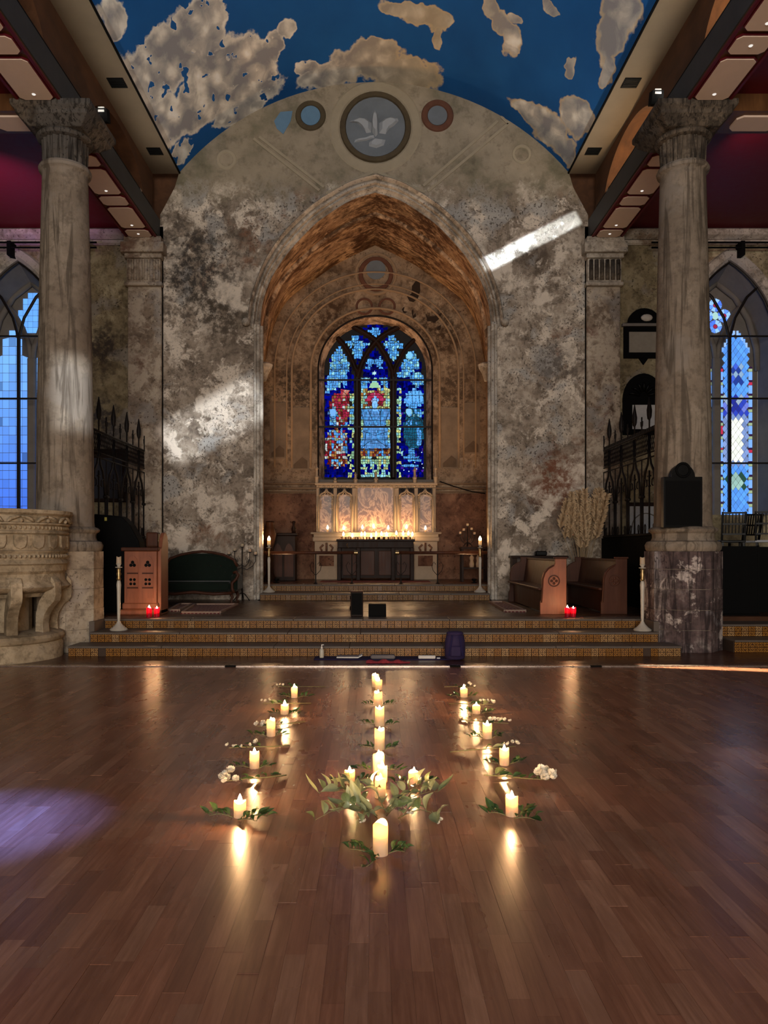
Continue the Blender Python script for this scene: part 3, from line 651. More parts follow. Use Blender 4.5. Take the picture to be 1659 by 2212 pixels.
# ---- side windows: leaded panes, stone tracery, iron saddle frame
def pane(name, poly, Y, col, parent, mat):
    m = MB(); m.prism([(a,b) for a,b in poly], lambda a,b,d:(a,Y-d,b), 0, .012, col); return m.build(name, mat, parent, fix=False)
def panes_out(items, Y, parent, name='pane', limit=300):
    """items: (poly, colour). The largest ones become objects of their own, the rest one stuff mesh"""
    def ar(p): return abs(sum(p[i][0]*p[(i+1)%len(p)][1]-p[(i+1)%len(p)][0]*p[i][1] for i in range(len(p))))/2
    items = sorted(items, key=lambda t: -ar(t[0])); rest = MB()
    for i, (p, c) in enumerate(items):
        if i < limit: pane(name, p, Y, c, parent, M['glass'])
        else: rest.prism(p, lambda a,b,d:(a,Y-d,b), 0, .012, c)
    if rest.v: o = rest.build('small_'+name, M['glass'], parent, fix=False); o['kind'] = 'stuff'
WG = .86; LSP, LAP = 5.75, 7.45
def light_head(x, cx, hw, zsp, h): return pointed(x, cx, hw, zsp, zsp+h)
for s, side in ((-1,'left'), (1,'right')):
    nwin = 2 if s < 0 else 3
    win = empty(f'window_{nwin}', (s*WC, YG, WSL)); win['kind'] = 'structure'
    tag(win, 'pointed aisle window of plain square leaded panes lit blue by the sky' if s < 0 else 'pointed aisle window of diamond panes and coloured border glass', 'window')
    O = Vector((s*WC, YG, WSL))
    def L(x, z): return (x-O.x, z-O.z)      # world to window-local
    m = MB(); pts = [(-.95,-.05),(-.95,LSP-WSL+.1)]+[(x, pointed(x,0,.95,LSP-WSL+.1,7.55-WSL)) for x in [.95*math.sin(PI/2*(-1+2*i/20)) for i in range(1,20)]]+[(.95,LSP-WSL+.1),(.95,-.05)]
    m.prism(pts, lambda a,b,d:(a,.06+d,b), 0, .06); m.build('tracery_plate', M['winstone'], win)
    m = MB(); m.cbox(-.09,.09,-.06,.06,-.02,LSP-WSL+.1,.03); m.build('mullion', M['winstone'], win)
    for q in (-1,1):
        m = MB(); path = [(q*.0,-.0,LSP-WSL)]+[(q*(.86*(i/10)**1.35), 0, LSP-WSL+1.55*math.sin(PI/2*i/10)**.9*(1-.16*(i/10)**3)) for i in range(1,11)]
        m.tube([(0,0,LSP-WSL-.1),(q*.06,0,LSP-WSL+.35),(q*.2,0,LSP-WSL+.75),(q*.42,0,LSP-WSL+1.12),(q*.62,0,LSP-WSL+1.32)], .06, 8); m.build('tracery_bar', M['winstone'], win, smooth=True)
        m = MB(); m.tube([(q*.93,0,LSP-WSL-.2),(q*.9,0,LSP-WSL+.3),(q*.72,0,LSP-WSL+.95),(q*.42,0,LSP-WSL+1.45),(0,0,7.53-WSL)], .07, 8); m.build('tracery_arch', M['winstone'], win, smooth=True)
    items = []
    rng = random.Random(3+s)
    def headz(x):     # local: z of light's head; two lancets
        cx = -.46 if x < 0 else .46
        return pointed(x, cx, .37, LSP-WSL-.05, LSP-WSL+.78)
    if s < 0:
        pw, ph = .148, .2
        for cx in (-.46, .46):
            for i in range(5):
                x0, x1 = cx-.37+i*pw, cx-.37+(i+1)*pw; z = .03
                while z < LSP-WSL+.9:
                    z1 = z+ph; ok = [headz(min(max(x, cx-.369), cx+.369)) or 0 for x in (x0+.01, x1-.01)]
                    if min(ok) > z+.03:
                        t = z/(LSP-WSL+.8); base = (lerp(.055,.17,min(1,t*1.3)), lerp(.16,.42,min(1,t*1.3)), lerp(.78,1.0,t)); k = rng.uniform(.85,1.12)
                        if rng.random() < .05: k *= .6
                        g = .006; items.append(([(x0+g,z+g),(x1-g,z+g),(x1-g,min(z1-g,ok[1])),(x0+g,min(z1-g,ok[0]))], tuple(c*k for c in base)))
                    z = z1
        qz = LSP-WSL+1.05
        for i in range(-3,3):
            for j in range(-3,4):
                x0, z0 = i*.11, qz+j*.13
                if math.hypot(x0+.055, (z0+.065-qz)*.8) < .33+.06*math.cos(4*math.atan2(z0+.065-qz, x0+.055)):
                    k = rng.uniform(.9,1.1); items.append(([(x0+.005,z0+.005),(x0+.105,z0+.005),(x0+.105,z0+.125),(x0+.005,z0+.125)], (.14*k,.4*k,1.0*k)))
    else:
        dw, dh = .125, .175
        for cx in (-.46, .46):
            j = 0; z = .05
            while z < LSP-WSL+.8:
                for i in range(-3,4):
                    x = cx+i*dw+(dw/2 if j % 2 else 0)
                    if abs(x-cx) > .27: continue
                    hz = headz(x)
                    if hz is None or z+dh/2 > hz-.1: continue
                    k = rng.uniform(.8,1.15); col = (.1*k,.33*k,.95*k); rz = z/(LSP-WSL)
                    if cx > 0:
                        if abs(z-.78) < .2 and math.hypot(x-cx-.02, z-.78) < .23: col = (.3*k,.5*k,.45*k) if math.hypot(x-cx-.02, z-.78) < .15 else (.02,.07,.05)
                        if 1.25 < z < 2.15 and abs(x-cx) < .17: col = (.95*k,1.0*k,.9*k)  # bright reflection on the glass painted into the pane colour
                        elif 1.1 < z < 2.3: col = (.2*k,.3*k,.6*k)
                        if 2.3 < z < 2.75: col = rng.choice([(.03,.06,.5),(.15,.2,.7),(.3,.4,.55),(.02,.03,.3)])
                        if 3.0 < z < 3.4 and abs(x-cx) < .15: col = rng.choice([(.05,.12,.7),(.25,.4,.6),(.02,.05,.3)])
                    elif 1.2 < z < 2.2: col = (.03*k,.2*k,.55*k)
                    g = .9
                    items.append(([(x-dw/2*g,z),(x,z-dh/2*g),(x+dw/2*g,z),(x,z+dh/2*g)], col))
                z += dh/2; j += 1
            for q in (-1,1):
                z = .02; n = 0
                while z < LSP-WSL+.72:
                    h = (.19,.07,.045)[n % 3]; x0, x1 = sorted((cx+q*.29, cx+q*.37)); hz = min(headz(x0+.005) or 0, headz(x1-.005) or 0)
                    if z+h < hz: items.append(([(x0,z+.005),(x1,z+.005),(x1,z+h-.005),(x0,z+h-.005)], [(.2,.42,1.0),(.32,.42,.25),(.03,.01,.05)][n % 3] if rng.random() > .06 else (.5,.03,.08)))
                    elif hz > z+.1: pass
                    z += h; n += 1
            for i in range(6):       # border pieces along the head
                for q in (-1,1):
                    x = cx+q*(.04+i*.05); hz = headz(x)
                    if hz: items.append(([(x-.022,hz-.13),(x+.022,hz-.13-.02*q),(x+.022,hz-.03),(x-.022,hz-.03)], (.18,.4,.95) if i % 2 else (.3,.5,.9)))
        qz = LSP-WSL+1.05
        for a in range(4):
            an = PI/4*0+a*PI/2; c = (.2*math.cos(an), qz+.24*math.sin(an))
            for b in range(8):
                t0, t1 = 2*PI*b/8, 2*PI*(b+1)/8
                items.append(([(c[0]+.06*math.cos(t0),c[1]+.06*math.sin(t0)),(c[0]+.15*math.cos(t0+.06),c[1]+.15*math.sin(t0+.06)),(c[0]+.15*math.cos(t1-.06),c[1]+.15*math.sin(t1-.06)),(c[0]+.06*math.cos(t1),c[1]+.06*math.sin(t1))], rng.choice([(.12,.3,1.0),(.3,.55,1.0),(.08,.2,.9)])))
            items.append(([(c[0]+.045*math.cos(2*PI*b/6),c[1]+.045*math.sin(2*PI*b/6)) for b in range(6)], (.35,.02,.07)))
        items.append(([(.07*math.cos(2*PI*b/8),qz+.09*math.sin(2*PI*b/8)) for b in range(8)], (.4,.65,.6)))
    items = [([(a,b) for a,b in p], c) for p, c in items]
    for p, c in items[:0]: pass
    # pane objects are children of the window, in its local frame (y = 0.04 in front of the plate)
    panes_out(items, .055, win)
    # iron frame that stands in the mouth of the opening
    fr = empty('window_iron_frame', (s*WC, YA+.06, WSL)); tag(fr, f'black iron saddle frame standing in the mouth of the {side} aisle window', 'iron frame')
    zz = lambda z: z-WSL
    m = MB(); m.bar((0,0,.02),(0,0,zz(6.2)),.06); m.build('mullion_bar', M['iron'], fr)
    for z in (3.4, 4.8, 6.15):
        m = MB(); m.bar((-WHW+.01,0,zz(z)),(WHW-.01,0,zz(z)),.035); m.build('saddle_bar', M['iron'], fr)
    for q in (-1,1):
        m = MB(); m.tube([(0,0,zz(6.1)),(q*.12,0,zz(6.55)),(q*.38,0,zz(7.0)),(q*.62,0,zz(7.22))], .03, 6); m.build('branch_bar', M['iron'], fr)
        m = MB(); m.tube([(q*(WHW-.03),0,zz(5.0)),(q*(WHW-.03),0,zz(5.95))]+[(q*x,0,zz(pointed(x,0,WHW-.03,WSP,WAP-.03))) for x in (.9,.75,.6,.45,.3,.15,.0)], .028, 6); m.build('arch_bar', M['iron'], fr)
    # black track along the top of the wall
    t = empty('ceiling_track', (s*8.6, YA-.25, 7.95)); tag(t, f'black double rail track fixed along the top of the {side} aisle end wall', 'track')
    for dz in (0,.11):
        m = MB(); m.bar((-2.7,0,dz),(2.7,0,dz),.03); m.build('rail', M['black'], t)
    for i in range(4):
        m = MB(); m.box(-2.4+i*1.6,-2.32+i*1.6,-.03,.24,-.16,.14); m.build('bracket', M['black'], t)

# ---- the main stained-glass window
YW = 20.62
win = empty('window_1', (AX, YW, zs_sill)); win['kind'] = 'structure'; tag(win, 'three-light stained glass window above the altar with a crowned seated figure', 'window')
KU = .1673
def UV(u, v):    # picture crop units of the window to window-local x, z
    p = P(680+u*KU, 680+v*KU, YW); return (p.x-AX, p.z-zs_sill)
def outl(off, Y, n=40):
    pts = [(AX-(125+off)*SW, Y, zs_sill)]
    for i in range(-n, n+1):
        x = AX+(125+off)*SW*math.sin(PI/2*i/n); z = win_top(x, off) or EYE+(VPY-800)*SW; pts.append((x, Y, z))
    return pts+[(AX+(125+off)*SW, Y, zs_sill)]
mb = MB(); mb.loft([outl(0,YB), outl(-13,YW)], True); mb.build('window_reveal', M['vault_plaster'], wall_ch, fix=False)
m = MB(); m.prism([(p[0]-AX, p[2]-zs_sill) for p in outl(-10, 0)], lambda a,b,d:(a,.03+d,b), 0, .05); m.build('lead_backing', M['lead'], win)
TR = [[(552,2120),(552,820),(530,720),(470,560),(380,400),(250,260)], [(552,820),(590,680),(660,520),(760,380),(880,270),(1120,140)],
      [(1008,2120),(1008,820),(980,680),(920,540),(800,350),(680,260),(430,120)], [(1008,820),(1040,680),(1100,560),(1180,430),(1310,300)]]
def segd(p, a, b):
    ax, ay = a; bx_, by = b; dx, dy = bx_-ax, by-ay; t = max(0,min(1,((p[0]-ax)*dx+(p[1]-ay)*dy)/(dx*dx+dy*dy))); return math.hypot(p[0]-ax-t*dx, p[1]-ay-t*dy)
D=(0,.002,.3); C=(.085,.36,.85); Pp=(.26,.62,.72); Yl=(.5,.52,.2); Gp=(.3,.55,.33); R=(.36,.018,.055); Am=(.33,.14,.035); T=(.008,.09,.17); RB=(.12,.36,.85); DR=(.16,.012,.012); W=(.5,.55,.55)
rg = random.Random(11)
def ell(u, v, cx, cy, rx, ry): return ((u-cx)/rx)**2+((v-cy)/ry)**2 < 1
def wincol(u, v):
    # outline of the glass
    hw = 640 if v > 760 else 640*math.sqrt(max(0, 1-((760-v)/630)**2))
    if abs(u-780) > hw-(0 if v > 760 else 36) or v > 2112: return None
    for pl in TR:
        for a, b in zip(pl[:-1], pl[1:]):
            if segd((u,v), a, b) < (42 if v > 800 else 46): return None
    if v < 800 and not (590 < u < 970 and v > 520):
        if ell(u,v,770,230,85,60): return C
        for e in ((530,310,48,62),(440,385,58,55),(575,395,85,62),(545,500,85,75),(680,375,28,20),(1000,310,52,62),(1000,395,150,62),(1000,510,85,85)):
            if ell(u,v,*e): return rg.choice([C,C,C,Pp])
    if u < 545:
        if v < 1020:
            for e in ((330,580,115,160),(390,680,70,90),(270,680,90,90),(230,850,90,120),(310,820,45,110),(385,830,40,110),(190,920,55,50),(165,990,28,40)):
                if ell(u,v,*e): return rg.choice([C,C,Pp,RB])
            return D if v > 520 else None
        if u > 435:
            if v < 1210: return rg.choice([C,Pp,Gp,Yl]) if rg.random() < .75 else None
            if ell(u,v,460,1245,60,28): return C
            if v > 1270: return rg.choice([Pp,Gp,Yl,Gp]) if rg.random() < .62 else D
            return D
        if ell(u,v,235,1270,62,75) or ell(u,v,235,1390,50,40): return rg.choice([C,RB,Pp])
        if ell(u,v,320,1210,130,230) or ell(u,v,390,1060,50,110): return rg.choice([R,R,R,Am,DR,W])
        if ell(u,v,340,1430,100,40): return C
        if ell(u,v,330,1560,100,90): return rg.choice([RB,Yl,R,W,C])
        if ell(u,v,270,1720,145,260) : return rg.choice([DR,DR,R,Am,W,W,C])
        if ell(u,v,300,1880,130,80): return rg.choice([Am,DR,W,Yl])
        return D
    if u < 1008 and u > 552:
        if v < 960:
            if ell(u,v,712,605,58,55) or ell(u,v,832,605,58,55): return C
            if ell(u,v,690,690,30,22) or ell(u,v,865,690,30,22): return C
            if ell(u,v,770,750,22,24): return Pp
            if 800 < v < 950 and abs(u-770) < (v-800)*.55+6: return rg.choice([Pp,W,Gp])
            if ell(u,v,655,845,55,48) or ell(u,v,890,845,55,48): return rg.choice([C,Pp])
            if v > 880 and (u < 680 or u > 870): return rg.choice([C,D,Yl])
            return D
        if ell(u,v,775,1170,38,62): return (.16,.45,.85)
        if ell(u,v,775,1110,52,26) or (abs(u-772) < 12 and 1000 < v < 1110): return RB
        if ell(u,v,780,1095,122,105): return R if not ell(u,v,780,1125,85,80) or v < 1100 else DR
        if v < 1215: return rg.choice([Yl,Yl,Am,Gp,Pp])
        if v < 1450:
            wd = 190 if v < 1340 else 150
            return rg.choice([RB,RB,C,C]) if abs(u-775) < wd else rg.choice([Yl,Gp])
        if v < 1735:
            return rg.choice([RB,RB,C]) if abs(u-780) < 150+ (v-1450)*.14 else rg.choice([Pp,Yl])
        if v < 1815:
            if ell(u,v,690,1770,24,50) or ell(u,v,865,1770,24,50): return C
            return rg.choice([Am,Am,DR,(.1,.12,.3)])
        if v < 1935: return rg.choice([Gp,Pp,Yl,Gp]) if not 1845 < v < 1862 else None
        if v < 2045:
            for cx in (640,745,830,920):
                if ell(u,v,cx,1970,36,38) or ell(u,v,cx+(20 if cx<780 else -20),2020,30,26): return rg.choice([Gp,Pp,Yl])
            return D
        return rg.choice([Pp,Pp,Gp])
    if u < 1118 and v > 925:
        if v < 1190: return rg.choice([Gp,Pp,Yl]) if rg.random() < .7 else D
        if ell(u,v,1100,1240,55,28): return C
        return rg.choice([Pp,Gp,Yl]) if (rg.random() < .6 and u < 1105) else D
    if v < 940:
        for e in ((1230,600,90,150),(1230,640,130,100),(1150,770,80,55),(1330,830,95,100)):
            if ell(u,v,*e): return rg.choice([C,C,Pp])
        return D if v > 560 else None
    if ell(u,v,1290,1080,115,125) or ell(u,v,1190,1120,50,50): return rg.choice([C,C,RB])
    if ell(u,v,1215,1260,58,70) or ell(u,v,1320,1270,90,60): return rg.choice([C,Pp,T])
    if ell(u,v,1240,1400,80,60): return rg.choice([C,T])
    if ell(u,v,1345,1580,28,130): return C
    if ell(u,v,1280,1500,140,240): return T
    if ell(u,v,1250,1770,55,40): return C
    if ell(u,v,1245,1835,115,28) or ell(u,v,1280,1880,90,22) or ell(u,v,1230,1945,115,30): return C
    if v > 1750 and rg.random() < .035: return Pp
    if rg.random() < .06: return (.06,.01,.35)
    return D
items = []; su, sv = 29, 34; nu, nv = int(1300/su), int(2030/sv)
jit = {}
def node(i, j):
    if (i,j) not in jit: jit[(i,j)] = (130+i*su+rg.uniform(-9,9), 92+j*sv+rg.uniform(-9,9))
    return jit[(i,j)]
for i in range(nu):
    for j in range(nv):
        c4 = [node(i,j), node(i+1,j), node(i+1,j+1), node(i,j+1)]
        cu = sum(a for a,b in c4)/4; cv_ = sum(b for a,b in c4)/4; col = wincol(cu, cv_)
        if not col: continue
        k = rg.uniform(.6,1.25) if col is not D else rg.choice([.12,.25,.4,.6,.9])
        g = 3.2 if col is not D else 1.2
        def shr(a, b): 
            d = math.hypot(a-cu, b-cv_); f = max(0, (d-g*1.35)/d); return UV(cu+(a-cu)*f, cv_+(b-cv_)*f)
        if abs(cu-780) < 185 and 1215 < cv_ < 1735 and col in (RB, C):      # drapery: tall slips of glass
            l, r = [ (c4[0][0]+c4[3][0])/2, (c4[1][0]+c4[2][0])/2 ]; mid = (l+r)/2+rg.uniform(-4,4); t0, b0 = cv_-sv/2, cv_+sv/2
            for (x0, x1) in ((l, mid), (mid, r)):
                kk = rg.uniform(.55,1.25); items.append(([UV(x0+2,b0-2),UV(x1-2,b0-2),UV(x1-2,t0+2),UV(x0+2,t0+2)], tuple(x*kk for x in col)))
            continue
        items.append(([shr(*q) for q in c4][::-1], tuple(x*k for x in col)))
# faces, crown, halo and hands are cut to shape and lie over the small quarries
def cut(poly, col): pane('cut_pane', [UV(*q) for q in poly][::-1], .017, col, win, M['glass'])
def oval(cx, cy, rx_, ry_, n=14): return [(cx+rx_*math.cos(2*PI*i/n), cy+ry_*math.sin(2*PI*i/n)) for i in range(n)]
for a0 in range(7):
    t0, t1 = PI+PI*a0/7+.03, PI+PI*(a0+1)/7-.03
    cut([(780+r_*math.cos(t_), 1110+r_*.95*math.sin(t_)) for r_, t_ in ((62,t0),(112,t0),(112,(t0+t1)/2),(112,t1),(62,t1))], R if a0 % 2 else (.42,.03,.1))
cut(oval(775,1160,36,52), (.2,.5,.95)); cut([(755,1205),(797,1205),(805,1240),(745,1240)], (.18,.46,.9))
cut([(728,1098),(742,1112),(772,1070),(802,1112),(822,1098),(814,1134),(738,1134)], (.3,.55,.95)); cut([(764,1000),(780,1000),(780,1066),(764,1066)], (.3,.55,.9))
cut([(772,745-28),(779,742),(795,735),(786,750),(795,766),(779,758),(772,784),(765,758),(749,766),(758,750),(749,735),(765,742)], (.5,.75,.85))
cut([(772,808),(806,868),(738,868)], Pp); cut([(736,874),(808,874),(845,940),(698,940)], Gp)
for f in range(4):       # raised hand on the right, four fingers
    x = 1215+f*46; cut([(x,985-f*8+20*abs(f-1.5)),(x+30,975+20*abs(f-1.5)),(x+36,1120),(x+8,1125)], (.12,.42,.9))
cut([(1150,1085),(1172,1078),(1245,1140),(1225,1165)], C); cut(oval(1215,1250,34,46), (.2,.5,.85)); cut(oval(235,1260,40,48), (.16,.4,.8)); cut(oval(1225,525,38,44), (.2,.55,.85))
for (x, y) in ((1125,1790),(1380,1775),(1290,1905),(1385,1925),(1400,1975),(1315,1990),(1215,2020),(1150,2005)): cut(oval(x,y,8,8,6), (.5,.7,.85))
for k in range(7): cut([(340+k*9+rg.uniform(-20,20),960+k*4),(360+k*16,962+k*2),(352+k*6,1060),(335+k*5,1062)], rg.choice([R,(.45,.1,.05),W]))
M_LL = []
def leadline(pts, r=.0075): 
    m = MB(); m.tube([(a,-.002,b) for a,b in [UV(*q) for q in pts]], r, 5); m.build('lead_line', M['lead'], win)
def leadring(cx, cy, rx_, ry_, r=.0075, n=20): q = oval(cx,cy,rx_,ry_,n); leadline(q+[q[0]], r)
for e in ((775,1160,40,58),(780,1108,118,108),(235,1265,62,72),(320,1210,135,235),(1215,1258,50,62),(1225,530,56,62),(530,310,50,64),(575,395,85,62),(440,385,58,55),(1000,310,54,62),(1000,395,95,62),(712,605,58,55),(832,605,58,55),(655,845,55,48),(890,845,55,48),(280,1720,150,240),(1280,1520,140,220),(1245,1835,115,28),(1230,1945,115,30),(390,620,70,70),(270,660,80,70),(1330,830,90,95)): leadring(*e)
for pts in ([(600,1235),(640,1420),(600,1500)],[(960,1235),(900,1420),(965,1500)],[(690,1230),(775,1430),(860,1230)],[(620,1500),(780,1560),(960,1500)],[(600,1720),(700,1640),(800,1620),(960,1720)],[(660,1520),(640,1720)],[(890,1520),(920,1720)],[(720,1240),(700,1420)],[(840,1240),(850,1420)],[(590,1215),(970,1215)],[(590,1735),(970,1735)]): leadline(pts)
leadline([(760,1150),(768,1150)],.006); leadline([(784,1150),(792,1150)],.006); leadline([(776,1150),(773,1178),(780,1178)],.004); leadline([(764,1192),(788,1192)],.005)
for v_ in (700,1040,1210,1365,1610,1745,1865):
    for (x0,x1) in ((135,515),(590,970),(1045,1425)): leadline([(x0,v_),(x1,v_)], .008)
panes_out(items, .03, win)
for pl in TR:
    m = MB(); pts = [UV(*q) for q in pl]; m.tube([(a,-.02,b) for a,b in [(p.x,p.y) for p in catmull([(q[0],q[1],0) for q in pts], 24)]], .075 if len(pl) > 5 else .06, 6); m.build('tracery_bar', M['darkwood'], win, smooth=True)
for u0, u1, v in ((20,1535,872),(20,1535,1468)):
    m = MB(); a, b = UV(u0,v), UV(u1,v); m.bar((a[0],-.28,a[1]),(b[0],-.28,b[1]),.045); m.build('saddle_bar', M['iron'], win)
m = MB(); m.tube([(p[0]-AX, -.3, p[2]-zs_sill) for p in outl(-1.5, 0)], .028, 6); m.build('iron_outline', M['iron'], win)
for u in (548,1012):
    m = MB(); a, b = UV(u,830), UV(u,2110); m.bar((a[0],-.26,b[1]),(a[0],-.26,a[1]),.05); m.build('iron_upright', M['iron'], win)
m = MB(); m.box(-1.58,1.58,-.33,.02,-.06,0); m.build('window_sill', M['winstone'], win)

# ---- floors and steps
fl = empty('floor', (0,0,0)); fl['kind'] = 'structure'; tag(fl, 'glossy reddish brown plank floor of the nave', 'floor')
YF = 10.08
m = MB(); m.box(-11.5,11.5,-3,YF,-.06,-.006); m.build('floor_bed', M['joint'], fl)
planks = []; rp = random.Random(5); pw = .08; nxp = int(13/pw)
PAL = [(.29,.125,.071),(.275,.116,.065),(.3,.135,.077),(.245,.1,.057),(.325,.155,.092),(.27,.112,.063)]
for i in range(nxp):
    x = -6.5+i*pw; y = -.4+rp.uniform(-.6,0)
    while y < YF:
        Lp = rp.uniform(.34,.72); y1 = min(y+Lp, YF)
        if y1-y > .02: planks.append((x, x+pw, y, y1, rp.uniform(-.0008,.0008)))
        y = y1
def seen(p):
    X0, X1, y0, y1, _ = p; ym = max((y0+y1)/2, .3); px = VPX+(X0+X1)/2/ym*FPX; py = VPY+EYE/ym*FPX
    return -40 < px < 1700 and py < 2330
order = sorted(range(len(planks)), key=lambda k: (not seen(planks[k]), (planks[k][2]+planks[k][3])))
top = set(order[:300]); rest = MB()
for k, (x0,x1,y0,y1,dz) in enumerate(planks):
    c = rp.choice(PAL); f = rp.uniform(.74,1.02); c = tuple(v*f for v in c); g = .0003
    if k in top:
        m = MB(); hx_, hy_ = (x1-x0)/2-g, (y1-y0)/2-g; m.add([(-hx_,-hy_,0),(hx_,-hy_,0),(hx_,hy_,0),(-hx_,hy_,0),(-hx_,-hy_,-.006),(hx_,-hy_,-.006),(hx_,hy_,-.006),(-hx_,hy_,-.006)], [(0,1,2,3),(0,4,5,1),(1,5,6,2),(2,6,7,3),(3,7,4,0)], c)
        m.build('plank', M['plank'], fl, fix=False, loc=((x0+x1)/2,(y0+y1)/2,dz))
    else: rest.add([(x0+g,y0+g,dz),(x1-g,y0+g,dz),(x1-g,y1-g,dz),(x0+g,y1-g,dz),(x0+g,y0+g,-.006),(x1-g,y0+g,-.006),(x1-g,y1-g,-.006),(x0+g,y1-g,-.006)], [(0,1,2,3),(0,4,5,1),(1,5,6,2),(2,6,7,3),(3,7,4,0)], c)
o = rest.build('far_planks', M['plank'], fl, fix=False); o['kind'] = 'stuff'
for s in (-1,1):
    m = MB(); m.box(min(s*6.5,s*11.5),max(s*6.5,s*11.5),-3,YF,-.006,0); m.build('aisle_boards', M['apron'], fl)
m = MB(); m.box(-11.5,11.5,YF,YF+.11,-.02,.012); st = tag(m.build('trim_2', M['strip']), 'satin metal strip across the floor before the steps', 'trim', kind='structure')
for px in (495,985,1292):
    g = G(px,1443); m = MB(); m.box(g.x-.07,g.x+.07,YF-.03,YF+.03,.0,.018); m.build('floor_hatch', M['black'], st)
m = MB(); m.box(-11.5,11.5,YF+.11,12.5,-.06,.002); tag(m.build('floor_apron', M['apron']), 'dark board strip of floor between the metal strip and the steps', 'floor', kind='structure')
tile_me = None
def tile_mesh():
    m = MB(); m.cbox(-.0515,.0515,-.006,.006,-.0515,.0515,.003); return m.mesh('tile', M['tile'])
tile_me = tile_mesh()
def step(name, label, x0, x1, y, z0, z1, ydeep, missing=()):
    st = empty(name, ((x0+x1)/2, y, z0)); tag(st, label, 'step', kind='structure'); o = st.location
    m = MB(); m.box(x0-o.x,x1-o.x,.012,ydeep-y,0,z1-z0-.03); m.build('step_core', M['grout'], st)
    xx = x0; i = 0
    while xx < x1-.02:       # treads of long worn slabs
        w_ = min(1.35+.3*math.sin(i*2.1), x1-xx); m = MB(); m.cbox(xx+.002-o.x, xx+w_-.002-o.x, -.028, ydeep-y, z1-z0-.032, z1-z0, .006); m.build('tread_slab', M['step_stone'], st); xx += w_; i += 1
    n = int((x1-x0)/.107)
    for i in range(n):
        if i in missing: continue
        put('tile', tile_me, st, (x0-o.x+.06+i*(x1-x0-.02)/n, .004, (z1-z0-.03)/2), (random.uniform(-.012,.012), 0, random.uniform(-.02,.02)), 0, (1, 1, (z1-z0-.034)/.103))
    return st
step('stone_step', 'lowest tiled step across the front of the chancel platform', -4.4, 4.42, 11.05, 0, .15, 11.5, (4,77))
step('stone_step', 'middle tiled step of the three before the chancel platform', -4.25, 4.26, 11.5, .15, .30, 12.05)
step('stone_step', 'top tiled step at the edge of the chancel platform', -4.22, 4.22, 12.05, .30, .45, 12.45)
step('stone_step', 'lower tiled step to the right of the right column', 5.36, 8.9, 11.45, 0, .19, 11.9)
step('stone_step', 'upper tiled step to the right of the right column', 5.36, 8.9, 11.9, .19, .38, 12.45)
m = MB(); m.box(-11.5,11.5,12.45,YA+.4,-.05,.45); m.box(-2.48,2.5,16.25,YA+.4,-.05,.45); tag(m.build('floor_platform', M['stagewood']), 'dark polished board floor of the raised platform', 'floor', kind='structure')
for s in (-1,1):
    m = MB(); m.box(min(s*4.22,s*4.3),max(s*4.22,s*4.3),11.6,12.45,0,.448); tag(m.build('step_cheek', M['step_stone']), 'stone cheek at the %s end of the steps' % ('left' if s < 0 else 'right'), 'step', kind='structure')
step('stone_step', 'lower of the two dim tiled steps inside the chancel arch', -2.42, 2.46, 16.3, .45, .60, 17.15)
step('stone_step', 'upper of the two dim tiled steps inside the chancel arch', -2.5, 2.55, 17.15, .60, .75, 17.6)
m = MB(); m.box(-2.98,3.02,17.6,YB+.02,.5,.75); tag(m.build('floor_sanctuary', M['stagewood']), 'dark floor of the sanctuary around the altar', 'floor', kind='structure')

